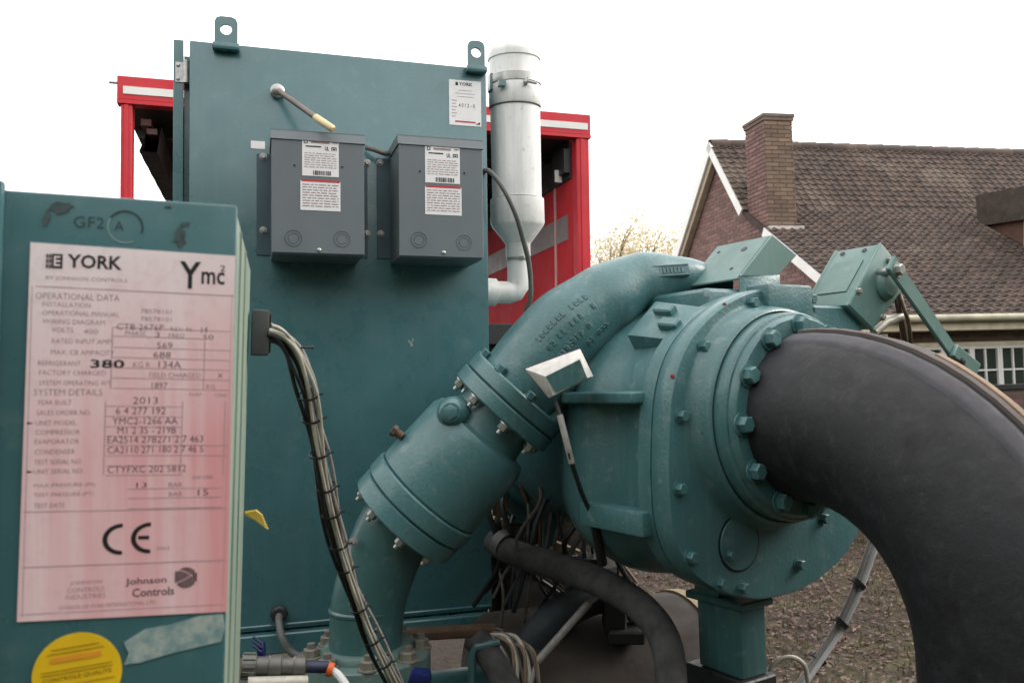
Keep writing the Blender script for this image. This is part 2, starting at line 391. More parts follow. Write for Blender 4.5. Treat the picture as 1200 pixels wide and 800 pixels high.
def brick_rows(mb, org, ax, up, n, wid, z0, z1, clip=None, bl=.21, bh=.05, j=.01, pro=.004, seed=1):
    rg = random.Random(seed); r = 0; z = z0
    while z < z1:
        x = -(bl + j) / 2 * (r % 2)
        while x < wid:
            a, b_ = max(0, x), min(wid, x + bl)
            if b_ - a > .03 and (clip is None or clip((a + b_) / 2, z + bh / 2)):
                p = pro + rg.uniform(0, .003); o_ = org + ax * a + up * z
                A = o_; B = o_ + ax * (b_ - a); C_ = B + up * bh; D = o_ + up * bh; q = n * p
                mb.add([A, B, C_, D, A + q, B + q, C_ + q, D + q], [(4, 5, 6, 7), (0, 1, 5, 4), (1, 2, 6, 5), (2, 3, 7, 6), (3, 0, 4, 7)])
            x += bl + j
        z += bh + j; r += 1
# gable wall: mortar core and laid bricks
core = MB(); prof = [(seL + .3, ze - .05), (sL, zL - .05), (0, -.12), (s1, z1 - .05), (se - .3, ze - .05), (se - .3, GZ), (seL + .3, GZ)]
core.prism([hp(s, z, .02) for s, z in prof], HE * .25); gw = ob('gable_wall', core, M_MORTAR, house, smooth=0)
bk = MB()
def under(s, z):
    if s < 0: lim = (zL * s / sL) if s > sL else zL + low * (sL - s)
    else: lim = (z1 * s / s1) if s < s1 else z1 + low * (s - s1)
    return z < lim - .16
brick_rows(bk, hp(seL + .3, GZ, .02), -HG, ZZ, -HE, se - seL - .6, .02, -GZ, lambda x, z: under(x + seL + .3, z + GZ))
o = ob('brick_course', bk, M_BRICK, gw, smooth=0, kind='stuff'); rnd_attr(o.data, 5, 2)
# front wall
core = MB(); core.prism([hp(se - .3, ze - .06, .28), hp(se - .3, ze - .06, HL - .3), hp(se - .3, GZ, HL - .3), hp(se - .3, GZ, .28)], HG * .25)
fw = ob('front_wall', core, M_MORTAR, house, smooth=0); bk = MB()
WT = .0
FO = hp(se - .3, 0, .02); fp = lambda px, py: ((on(px, py, FO, HG) - FO).dot(HE), on(px, py, FO, HG).z)
wx, wtop = fp(1135, 405.5); wx2, wbar = fp(1169, 433); wpit = wx2 - wx; wbot = wtop - .95
brick_rows(bk, hp(se - .3, GZ, .02), HE, ZZ, -HG, 6.5, .02, -GZ + ze - .1, lambda x, z: not (wx - 4 * wpit - .1 < x < wx + 9 * wpit + .05 and wbot - .1 < z < wtop + .06))
o = ob('brick_course', bk, M_BRICKF, fw, smooth=0, kind='stuff'); rnd_attr(o.data, 5, 5)
FM = frame(FO - ZZ * FO.z - HG * .036, HE, -HG)                                   # local x along the wall, y up (world height), z outwards
if FM.col[1].z < 0: FM = Matrix(FM) @ Matrix.Scale(-1, 4, V((0, 1, 0)))
t = MB(); t.box(FM, wx - 4 * wpit - .1, wx + 9 * wpit + .05, wtop + .0, wtop + .05, 0, .03); ob('lintel', t, simple('cream_trim', srgb(206, 196, 170), .6), house, smooth=0)
M_GLASS = simple('window_glass', srgb(52, 60, 54), .06, 0, .3, 2)
for k in range(-4, 9):
    x0 = wx + k * wpit; fr = MB(); e = .035
    fr.box(FM, x0, x0 + e, wbot, wtop, -.03, .02); fr.box(FM, x0 + wpit - e, x0 + wpit - .004, wbot, wtop, -.03, .02)
    fr.box(FM, x0 + e, x0 + wpit - e, wtop - e, wtop, -.03, .018); fr.box(FM, x0 + e, x0 + wpit - e, wbot, wbot + e, -.03, .018)
    xm = x0 + wpit / 2 - .002; fr.box(FM, xm - .011, xm + .011, wbot + e, wtop - e, -.025, .012)
    zz = [wbot + e, wbar - .3, wbar, wtop - e]
    for z in zz[1:3]:
        fr.box(FM, x0 + e, xm - .011, z - .01, z + .01, -.025, .01); fr.box(FM, xm + .011, x0 + wpit - e, z - .01, z + .01, -.025, .01)
    wn = ob('window', fr, M_WHITE, house, smooth=0)
    for i in range(3):
        for a, b_ in ((x0 + e, xm - .011), (xm + .011, x0 + wpit - e)):
            pn = MB(); pn.box(FM, a, b_, zz[i] + .01, zz[i + 1] - .01, -.02, -.012); ob('pane', pn, M_GLASS, wn, smooth=0)
# roof deck and tiles
roof = MB(); deck = [(se, ze), (s1, z1), (0, 0), (sL, zL), (seL, ze)]; dk2 = [(s, z - .1) for s, z in deck][::-1]
roof.prism([hp(s, z - .03, -.1) for s, z in deck + dk2], HE * HL); rf = ob('roof', roof, simple('roof_batten', srgb(60, 48, 44), .9), house, smooth=0)
cs0, _ = gs(878, 200); cs1, _ = gs(901, 200)
CO = hp(cs1, 0, -.04); cw = (on(929, 165, CO, HG) - CO).dot(HE); ct = on(900, 133, CO, HG).z - GP.z
tl = []
for (A, B, sid) in (((s1, z1), (0, 0), 1), ((se + .06, ze - .06 * abs(low)), (s1, z1), 1)):
    d = V((B[0] - A[0], B[1] - A[1])); n = d.length; d /= n; nr = int(n / .122); g_ = n / nr
    for r in range(nr):
        s_, z_ = A[0] + d.x * g_ * r, A[1] + d.y * g_ * r
        c = -1
        while True:
            c += 1; tx = -.13 + c * .14 
            if tx > 8.2: break
            if cs0 - .06 < s_ - .05 < cs1 + .02 and tx < cw - .02: continue
            tl.append((s_, z_, tx, d, g_))
def tile_shape(d):
    dv = -HG * d.x + ZZ * d.y; nv = HE.cross(dv).normalized(); nv = nv if nv.z > 0 else -nv
    prof_ = ((0, 0), (.04, -.003), (.088, 0), (.103, .017), (.125, .019), (.142, .002)); P = []; k = len(prof_)
    for v_, h in ((-.03, .02), (.14, .0)):
        for u, q in prof_: P.append(HE * u + dv * v_ + nv * (h + q))
    P += [HE * u - dv * .03 + nv * (.02 + q - .016) for u, q in prof_]
    F = [(i, i + 1, k + i + 1, k + i) for i in range(k - 1)] + [(2 * k + i, 2 * k + i + 1, i + 1, i) for i in range(k - 1)]
    return P, nv, F
tl.sort(key=lambda q: ((hp(q[0], q[1], q[2]) - CAM).length if (hp(q[0], q[1], q[2]) - CAM).dot(RT) / (hp(q[0], q[1], q[2]) - CAM).dot(FW) < .58 else 99))
rg = random.Random(5); shapes = {}
restm = MB()
for i, (s_, z_, tx, d, g_) in enumerate(tl):
    P, nv, TF = tile_shape(d); dv = V((0, 0, 1)); lift = rg.uniform(0, .006); tw = rg.uniform(-.005, .005)
    o_ = hp(s_, z_, tx) + nv * (lift + .004) + nv * tw * .3
    if i < 290:
        k = round(d.x, 3)
        if k not in shapes:
            m_ = MB(); m_.add(P, TF); shapes[k] = mesh('roof_tile', m_, M_TILEO, smooth=0)
        put('roof_tile', shapes[k], Matrix.Translation(o_), rf)
    else:
        restm.add([o_ + p for p in P], TF)
o = ob('tile_field', restm, M_TILE, rf, smooth=0, kind='stuff'); rnd_attr(o.data, 10, 8)
for f_ in o.data.polygons: pass
rm = MB(); rm.lathe(axis(V((0, 0, 0)), HE), [(.1, 0), (.115, .31), (.105, .33)], 10, a0=-.3, a1=math.pi + .3); rid = None
for i in range(int(HL / .32)):
    M_ = frame(hp(0, -.03, -.12 + i * .32), HG, HE)
    if rid is None:
        rm = MB(); rm.lathe(Matrix(), [(.09, 0), (.105, .31), (.09, .335)], 12, a0=-.4, a1=math.pi + .4); rid = mesh('ridge_tile', rm, M_TILEO, smooth=40)
        if M_.col[1].z < 0: flip = Matrix.Rotation(math.pi, 4, 'Z')
        else: flip = Matrix()
    put('ridge_tile', rid, M_ @ flip, rf)
# verge boards (white), gutter, fascia
vb = MB()
def board(mb, A, B, w_=.13, t=.03, t0=-.14):
    a = hp(A[0], A[1], t0); b_ = hp(B[0], B[1], t0); dn = (b_ - a).cross(HE).normalized(); dn = dn if dn.z < 0 else -dn
    mb.prism([a, b_, b_ + dn * w_, a + dn * w_], HE * t)
m = MB(); board(m, (0, .02), (s1 + .0, z1)); ob('verge_board', m, M_WHITE, house, smooth=0)
m = MB(); board(m, (cs1 + .03, z1 + low * (cs1 + .03 - s1)), (se + .05, ze - .03)); ob('verge_board', m, M_WHITE, house, smooth=0)
m = MB(); board(m, (0, .02), (sL, zL), .16); board(m, (sL, zL), (seL, ze), .16); ob('verge_board', m, M_WHITE, house, smooth=0)
m = MB(); board(m, (0, -.16), (sL, zL - .16), .14, .1, -.1); board(m, (sL, zL - .16), (seL, ze - .16), .14, .1, -.1); ob('soffit_board', m, simple('soffit', srgb(150, 138, 120), .7), house, smooth=0)
gt = MB(); G0 = hp(se + .1, ze - .06, -.05); gt.lathe(frame(G0, HG, HE), [(.045, 0), (.045, HL), (.039, HL), (.039, 0)], 12, a0=math.pi * .0, a1=math.pi * 2); ob('gutter', gt, simple('weathered_gutter', srgb(164, 160, 138), .6, 0, .3, 4), house)
fb = MB(); fb.prism([hp(se + .03, ze - .08, -.02), hp(se + .03, ze - .2, -.02), hp(se - .3, ze - .2, -.02), hp(se - .3, ze - .08, -.02)], HE * HL); ob('fascia', fb, simple('fascia_board', srgb(196, 186, 160), .6), house, smooth=0)
# chimney of laid bricks
cm = MB(); CM = frame(hp(cs1, 0, -.04), HE, ZZ)       # local x along ridge, y = HG (away), z up
cd = cs1 - cs0; cb = -2.2
cm.box(CM, .006, cw - .006, .006, cd - .006, cb, ct - .1); ch = ob('chimney', cm, M_MORTAR, house, smooth=0)
capm = MB(); capm.box(CM, -.02, cw + .02, -.02, cd + .02, ct - .1, ct - .052); capm.box(CM, -.034, cw + .034, -.034, cd + .034, ct - .051, ct, .004); ob('chimney_cap', capm, simple('chimney_cap_brick', srgb(104, 90, 80), .9), ch, smooth=0)
bm1 = MB(); bm1.box(Matrix(), 0, .2, -.006, .012, 0, .05); BM = mesh('brick', bm1, M_BRICKC, smooth=0)
bm2 = MB(); bm2.box(Matrix(), 0, .2, -.006, .012, 0, .05); BM2 = mesh('brick', bm2, mk_rnd('chimney_shaded_brick', BR, info=True), smooth=0)  # shaded copy of the chimney brick for its left face
nb = 0; z = ct - .165; r = 0
while z > cb + .1:
    for (wid, M0, bmx) in ((cw, CM, BM), (cd, CM @ Matrix.Translation((0, cd, 0)) @ Matrix.Rotation(-math.pi / 2, 4, 'Z'), BM2)):
        x = -.105 * (r % 2)
        while x < wid - .02:
            a, b_ = max(0, x), min(wid, x + .2)
            if b_ - a > .02 and nb < 296:
                put('brick', bmx, M0 @ Matrix.Translation((a, 0, z)) @ Matrix.Diagonal(((b_ - a) / .2, 1, 1, 1)), ch); nb += 1
            x += .21
    z -= .061; r += 1
fl = MB(); q0 = z1 + low * (cs1 - s1); fl.box(CM, -.03, cw + .06, -.10, -.012, q0 - .06, q0 - .0); ob('flashing', fl, simple('lead_flashing', srgb(176, 172, 166), .6), house, smooth=0)
# dormer on the right
DP = on(1142, 262, hp(s1 + 1.0, 0, 0), HG); dt = (DP - GP).dot(HE)
for it in range(60):                                                # slide along the seen direction until the corner lies on the roof
    P = at(1144, 262, 11 + it * .1); s_ = -(P - GP).dot(HG); zr = z1 + low * (s_ - s1) if s_ > s1 else z1 * s_ / s1
    if P.z - GP.z < zr + .02: break
dq = lambda px, py, t_=0: on(px, py, P + HE * t_, HE)
m = MB(); m.prism([dq(1156, 263, .1), dq(1275, 247, .1), dq(1275, 362, .1), dq(1156, 276, .1)], HE * 1.7); do = ob('dormer', m, simple('dormer_cheek', srgb(88, 64, 52), .85, 0, .25, 6, .3, 30), house, smooth=0)
m = MB(); m.prism([dq(1143, 229), dq(1275, 203), dq(1275, 246), dq(1146, 265)], HE * 1.9); ob('dormer_roof', m, simple('dormer_felt', srgb(62, 54, 48), .9, 0, .4, 7, .6, 24, .01), do, smooth=0)
m = MB(); m.prism([dq(1200, 258, .06), dq(1203, 258, .06), dq(1203, 300, .06), dq(1200, 300, .06)], HE * .03); ob('dormer_trim', m, M_WHITE, do, smooth=0)

# low wall in front of the house
wl = thing('garden_wall', 'low reddish brick wall with a dark coping under the white windows', 'wall', at(1170, 450, 9.4) * 1)
W0 = at(1140, 452, 9.4); W1 = at(1330, 452, 9.9); ax = (W1 - W0); ax.z = 0; wlen = ax.length; ax.normalize(); wn_ = V((ax.y, -ax.x, 0))
wl.location = V((W0.x, W0.y, 0)); b0 = V((W0.x, W0.y, 0)); ht = W0.z
m = MB(); m.prism([b0, b0 + ax * wlen, b0 + ax * wlen + ZZ * (ht - .05), b0 + ZZ * (ht - .05)], -wn_ * .2); cw_ = ob('wall_core', m, M_MORTAR, wl, smooth=0)
m = MB(); brick_rows(m, b0, ax, ZZ, wn_, wlen, .02, ht - .1, seed=9); o = ob('brick_course', m, M_BRICK, cw_, smooth=0, kind='stuff'); rnd_attr(o.data, 5, 3)
m = MB(); m.prism([b0 + ZZ * (ht - .05) + wn_ * .04, b0 + ax * wlen + ZZ * (ht - .05) + wn_ * .04, b0 + ax * wlen + ZZ * ht + wn_ * .04, b0 + ZZ * ht + wn_ * .04], -wn_ * .28); ob('coping', m, M_DARK, wl, smooth=0)

# =================================================================== AUTUMN TREES between the red container and the house
def tree(px, py_top, d, rad, seed, label):
    rg = random.Random(seed); top = at(px, py_top, d); base = V((top.x, top.y, 0))
    t = thing('autumn_tree', label, 'tree', base, 'autumn trees behind the red container')
    m = MB(); h = top.z; m.tube([base, base + V((.1, .05, h * .35)), base + V((.0, .1, h * .7))], [.14, .1, .04], 8, 4)
    clumps = []
    for k in range(36):
        a = rg.uniform(0, 6.28); zz = rg.uniform(.35, .97); rr = rad * math.sin(math.pi * min(1, (zz - .2) / .95)) ** .7 * rg.uniform(.2, 1)
        p = base + V((math.cos(a) * rr, math.sin(a) * rr, zz * h)); clumps.append(p)
        m.tube([base + V((0, 0, h * min(.6, zz * .6))), (base + V((0, 0, h * zz * .8)) + p) / 2, p], [.035, .02, .006], 5, 3)
    ob('trunk', m, simple('bark', srgb(110, 94, 72), .9), t)
    c = MB()
    for p in clumps:
        for _ in range(420):
            q = p + V((rg.gauss(0, .3), rg.gauss(0, .3), rg.gauss(0, .28))); s_ = rg.uniform(.018, .042)
            x = V((rg.gauss(0, 1), rg.gauss(0, 1), rg.gauss(0, 1))).normalized(); y = x.orthogonal().normalized()
            c.add([q - x * s_, q + y * s_ * .6, q + x * s_, q - y * s_ * .6], [(0, 1, 2, 3)])
    o = ob('crown', c, M_LEAFY, t, smooth=0); rnd_attr(o.data, 1, seed)
M_LEAFY = mk_leaf('autumn_leaf', srgb(176, 162, 124), srgb(222, 206, 166), .5)
tree(712, 252, 19.5, 1.0, 11, 'pale yellow autumn tree directly beside the red container post')
tree(752, 260, 20.5, .95, 12, 'pale yellow autumn tree in the middle of the gap left of the house')
tree(792, 272, 21.5, .8, 13, 'small pale autumn tree just left of the house gable')

# =================================================================== MACHINE FRAME
def onb(x, z):
    z = z.normalized(); x = (x - z * x.dot(z)).normalized(); return x, x.cross(z), z        # x, n (towards viewer), z
XM, NM, ZM = onb(V((.956294, .292007, -.015248)), V((.0191, -.0017, .9998)))
CT = at(222, 47, 2.6)
def cabM(off=0): return Matrix(((XM.x, ZM.x, NM.x, CT.x + NM.x * off), (XM.y, ZM.y, NM.y, CT.y + NM.y * off), (XM.z, ZM.z, NM.z, CT.z + NM.z * off), (0, 0, 0, 1)))   # x right, y up, z towards the viewer
def cq(px, py, off=0):
    P = on(px, py, CT + NM * off, NM) - CT; return P.dot(XM), P.dot(ZM)
def cw3(px, py, off=0): return on(px, py, CT + NM * off, NM)
CM_ = cabM()

# ---- red open container behind the cabinet
RC = at(137, 88, 4.4); rq = lambda px, py, off=0: on(px, py, RC + NM * off, NM)
def rl(px, py, off=0):
    P = rq(px, py, off) - RC; return P.dot(XM), P.dot(ZM)
RM = Matrix(((XM.x, ZM.x, NM.x, RC.x), (XM.y, ZM.y, NM.y, RC.y), (XM.z, ZM.z, NM.z, RC.z), (0, 0, 0, 1)))
rw = rl(692, 134)[0]; rfl = rl(600, 400)[1]
red = thing('red_container', 'red steel container frame with an open end and dark canvas roof, behind the teal cabinet', 'container', V((RC.x + .9, RC.y + 1.5, 0)))
m = MB(); m.box(RM, 0, rw, -.125, 0, -.06, 0, .004); m.box(RM, -.0, rw, -.145, -.125, -.07, .004); bmo = ob('top_beam', m, M_RED, red)
m = MB(); m.box(RM, .03, rw - .02, -.095, -.055, .001, .004); ob('white_stripe', m, M_WHITE, bmo, smooth=0)
for a, b_ in (((rl(141, 150)[0]), rl(155, 150)[0]), (rl(676, 180)[0], rl(691, 180)[0])):
    m = MB(); bot = rfl - 1.2
    m.box(RM, a, b_, rfl - .1, -.146, -.09, -.004, .006); m.box(RM, a + (b_ - a) * .3, a + (b_ - a) * .62, rfl, -.15, -.004, .003, .002); ob('corner_post', m, M_RED, red)
m = MB(); m.tube([RM @ V((-.04, -.035, -.02)), RM @ V((.01, -.035, -.02))], .008, 8); ob('hook', m, M_STEEL, red)
LD = 6.2
m = MB(); m.box(RM, .02, rw - .02, -.135, -.1, -LD, -.1); r_ = ob('canvas_roof', m, M_INNER, red, smooth=0)
for k in range(9):
    m = MB(); m.box(RM, .05, rw - .1, -.19, -.136, -.5 - k * .66, -.45 - k * .66); ob('roof_bow', m, M_DARK, r_, smooth=0)
xl = rl(157, 150)[0]; xr = rl(676, 200)[0]
for k, (zz, xx, rr) in enumerate(((-.19, .02, .035), (-.24, .05, .03))):
    m = MB(); m.box(RM, xl + xx, xl + xx + .05, zz - rr, zz, -LD, -.1); ob('side_rail', m, simple('rail_brown', srgb(84, 58, 54), .7), red, smooth=0)
m = MB(); n = 60
for i in range(n):                                                   # gathered side curtain hanging in folds under the left rail
    a0, a1 = -.12 - (LD - .2) * i / n, -.12 - (LD - .2) * (i + 1) / n
    f0, f1 = (.0015 * math.sin(i * 1.9), .0015 * math.sin((i + 1) * 1.9)); d0, d1 = -.36 + .11 * i / n, -.36 + .11 * (i + 1) / n
    m.add([RM @ V((xl + .06 + f0, -.22, a0)), RM @ V((xl + .06 + f1, -.22, a1)), RM @ V((xl + .01 + f1, d1, a1)), RM @ V((xl + .01 + f0, d0, a0)), RM @ V((xl + .1 + f1, d1, a1)), RM @ V((xl + .1 + f0, d0, a0)), RM @ V((xl + .12, -.22, a0)), RM @ V((xl + .12, -.22, a1))], [(0, 1, 2, 3), (3, 2, 4, 5), (5, 4, 7, 6)])
ob('side_curtain', m, M_INNER, red, smooth=20)
zc = rl(676, 205)[1]
m = MB(); m.box(RM, xr, xr + .05, rfl, zc, -LD, -.09); wp = ob('side_wall', m, M_REDP, red, smooth=0)
m = MB(); m.box(RM, xr - .01, xr + .05, zc, -.136, -LD, -.09); ob('upper_wall_canvas', m, M_INNER, red, smooth=0)
def wall_at(px): # depth along the right wall at which it is seen in this column
    P = RC + XM * xr; v = ray(px, 250); t_ = (P - CAM).dot(XM) / v.dot(XM); return (CAM + v * t_ - RC).dot(NM)
dl = wall_at(652); m = MB(); m.box(RM, xr - .006, xr, rfl, zc, dl - .03, dl); ob('joint_strip', m, simple('pale_joint', srgb(206, 150, 150), .6), wp, smooth=0)
def wz(px, py):
    P = RC + XM * xr; v = ray(px, py); t_ = (P - CAM).dot(XM) / v.dot(XM); return (CAM + v * t_ - RC).dot(ZM)
m = MB(); m.box(RM, xr - .004, xr + .001, wz(674, 277), wz(674, 247), -LD + .1, -.16); ob('grey_stripe', m, M_STRIPE, wp, smooth=0)
d1 = wall_at(657); m = MB(); m.box(RM, xr - .05, xr - .012, wz(668, 204), wz(668, 176), d1, wall_at(671)); ob('bracket', m, M_DARK, red, smooth=0)
m = MB(); m.box(RM, xr - .075, xr - .03, wz(664, 214), wz(664, 200), wall_at(664), wall_at(664) + .006); ob('tag', m, M_WHITE, red, smooth=0)
for k in range(3):
    m = MB(); a = RM @ V((xr - .03, -.16, -.7 - k * .5)); b_ = RM @ V((xr - .03, zc + .05, -1.3 - k * .5)); m.tube([a, b_], .022, 6); ob('strut', m, simple('strut_brown', srgb(96, 70, 60), .7), red)
m = MB(); m.box(RM, .0, rw, rfl - .12, rfl, -LD, -.02); ob('floor', m, M_DARK, red, smooth=0)
m = MB(); m.box(RM, .0, rw, rfl - .02, rfl + .1, -.02, .05, .005); ob('sill', m, M_DARK, red)
for x in (.1, rw - .25):
    for dz_ in (-.4, -LD + .4):
        m = MB(); q = RM @ V((x, rfl - .12, dz_)); m.box(RM, x, x + .14, -(q.z) + (rfl - .12) - .02, rfl - .12, dz_ - .14, dz_); ob('leg', m, M_DARK, red, smooth=0)

# ---- tall starter cabinet
cab = thing('starter_cabinet', 'tall teal steel electrical cabinet with two lifting lugs, behind the grey boxes', 'cabinet', CM_ @ V((.45, -1.8, -.3)))
X1 = .937; ZB = -1.70
m = MB(); m.box(CM_, 0, X1, -1.795, 0, -.035, 0, .006, 2); dr = ob('front_panel', m, M_SHEET, cab)
m = MB(); m.box(CM_, .03, X1 - .004, -1.83, -.004, -.55, -.036, .004); ob('cabinet_body', m, M_SHEET, cab)
m = MB(); x0 = cq(203, 120, -.04)[0]; x1 = cq(215, 120, -.04)[0]; m.box(CM_, x0, x1, -1.8, .012, -.044, -.038, .001); m.box(CM_, x0, x0 + .004, -1.8, .012, -.3, -.044); m.box(CM_, x1, .028, -1.8, -.03, -.3, -.06); ob('side_flange', m, M_SHEET, cab)
h0 = cq(212, 71, -.03); h1 = cq(220, 98, -.03)
m = MB(); m.tube([CM_ @ V((h1[0] - .004, h0[1], -.026)), CM_ @ V((h1[0] - .004, h1[1], -.026))], .009, 10); m.box(CM_, x0 + .006, h1[0] - .004, h1[1] + .004, h0[1] - .004, -.038, -.034); hg = ob('hinge', m, M_STEEL, cab)
for yy in (.25, .5, .75):
    pass
for yy in (.2, .8):
    m = MB(); m.lathe(CM_ @ Matrix.Translation((x0 + .014, h1[1] + (h0[1] - h1[1]) * yy, -.034)), [(.006, 0), (.006, .002), (.003, .004), (0, .004)], 10); ob('screw', m, M_STEEL, hg)
sa_ = cq(296, 736); sb_ = cq(576, 709)
m = MB(); m.tube([CM_ @ V((.01, sb_[1] - .0, .0)), CM_ @ V((X1 - .005, sb_[1], .0))], .005, 6); ob('weld_seam', m, M_SHEET, cab)
m = MB(); m.box(CM_, .02, X1 - .02, -1.86, -1.8, -.5, .03, .004); ob('base_channel', m, M_SHEET, cab)
def lug(px0, px1, py0, py1):
    a = cq(px0, py1 - 2); b_ = cq(px1, py1); t_ = cq((px0 + px1) / 2, py0)[1]; x0, x1 = a[0] + .006, b_[0] - .006; y0 = a[1]; cx = (x0 + x1) / 2; rr = .017; hy = t_ - .04; c = .018
    bm = bmesh.new(); outer = [(x0, y0 + .02), (x1, y0 + .02), (x1, t_ - c), (x1 - c * .3, t_ - c * .3), (x1 - c, t_), (x0 + c, t_), (x0 + c * .3, t_ - c * .3), (x0, t_ - c)]
    k = 24; hole = [(cx + rr * math.cos(2 * math.pi * i / k), hy + rr * math.sin(2 * math.pi * i / k)) for i in range(k)]
    F = []
    for z_ in (.004, .016):
        F.append(([bm.verts.new((x, y, z_)) for x, y in outer], [bm.verts.new((x, y, z_)) for x, y in hole]))
    for (ov, hv) in F:
        es = [bm.edges.new((ov[i], ov[(i + 1) % 8])) for i in range(8)] + [bm.edges.new((hv[i], hv[(i + 1) % k])) for i in range(k)]
        bmesh.ops.triangle_fill(bm, edges=es, use_beauty=True)
    for li, nn in ((0, 8), (1, k)):
        for i in range(nn):
            bm.faces.new((F[0][li][i], F[1][li][i], F[1][li][(i + 1) % nn], F[0][li][(i + 1) % nn]))
    bmesh.ops.recalc_face_normals(bm, faces=bm.faces)
    m = MB(); m.bm(bm, CM_); bm.free(); lo = ob('lifting_lug', m, M_SHEET, cab)
    m = MB(); m.box(CM_, x0 - .006, x1 + .006, y0, y0 + .022, .001, .028, .006, 2); ob('lug_foot', m, M_SHEET, lo)
lug(249, 281, 22, 62); lug(545, 569, 50, 88)
m = MB(); a = cq(294, 165); m.box(CM_, a[0], a[0] + .042, a[1] - .024, a[1], .0005, .0015); ob('sticker', m, M_PAPER, cab, smooth=0)
# maker's sticker, upper right
a = cq(526, 93); b_ = cq(564, 149); m = MB(); m.box(CM_, a[0], b_[0], b_[1], a[1], .0005, .0012); st = ob('sticker', m, M_PAPER, cab, smooth=0, label='white printed sticker in the upper right corner')
L = MB(); fr = CM_ @ Matrix.Translation((0, 0, .0018)); w_ = b_[0] - a[0]; h_ = a[1] - b_[1]
L.box(fr, a[0] + w_ * .2, a[0] + w_ * .28, a[1] - h_ * .12, a[1] - h_ * .05, 0, .0002); text(L, fr, 'YORK', a[0] + w_ * .31, a[1] - h_ * .12, w_ * .42, h_ * .075, .02)
for k, (f0, f1) in enumerate(((.3, .72), (.2, .8), (.25, .76))): L.box(fr, a[0] + w_ * f0, a[0] + w_ * f1, a[1] - h_ * (.22 + k * .07) - .001, a[1] - h_ * (.22 + k * .07), 0, .0002, mi=1)
for k in range(6): L.box(fr, a[0] + w_ * .08, a[0] + w_ * (.2 if k % 2 else .24), a[1] - h_ * (.45 + k * .07) - .0015, a[1] - h_ * (.45 + k * .07), 0, .0002, mi=1)
text(L, fr, '4 0 1 3  - 0', a[0] + w_ * .3, a[1] - h_ * .6, w_ * .5, h_ * .09, 0, 0)
L.box(fr, a[0] + w_ * .18, a[0] + w_ * .82, a[1] - h_ * .93, a[1] - h_ * .9, 0, .0002, mi=2)
L.add([(a[0] + w_ * .82, a[1] - h_ * .96, 0), (a[0] + w_ * .96, a[1] - h_ * .96, 0), (a[0] + w_ * .96, a[1] - h_ * .9, 0)], [(0, 1, 2)], fr)
ob('lettering', L, [M_INK, M_GINK, M_REDINK], st, smooth=0)
# scuff mark
m = MB(); q = cq(481, 402); m.box(CM_ @ Matrix.Translation((q[0], q[1], .0006)) @ Matrix.Rotation(-.9, 4, 'Z'), -.012, .012, -.003, .003, 0, .0004); m.box(CM_ @ Matrix.Translation((q[0] + .006, q[1] + .006, .0006)) @ Matrix.Rotation(1.2, 4, 'Z'), -.018, .01, -.002, .002, 0, .0006); ob('scuff', m, simple('scuff_mark', srgb(130, 146, 142), .6), cab, smooth=0)
# temperature probe sticking out of the cabinet
pr = thing('probe_rod', 'thin steel probe rod with cream tip slanting from the cabinet above the left grey box', 'probe', cw3(325, 108))
m = MB(); m.lathe(CM_ @ Matrix.Translation((*cq(325, 108), 0)), [(.022, 0), (.022, .014), (.016, .018), (.016, .03), (.009, .034), (0, .034)], 20); ob('gland', m, M_STEEL, pr)
A = cw3(327, 107, .03); B = cw3(369, 137, .17); Cc = cw3(391, 152, .23)
m = MB(); m.tube([A, B], .009, 12); ob('rod', m, simple('tarnished_rod', srgb(120, 112, 106), .45, .5), pr)
m = MB(); m.tube([B, B + (Cc - B) * .05, Cc - (Cc - B) * .08, Cc], [.009, .0115, .0115, .007], 12); ob('tip', m, M_BRASS, pr)

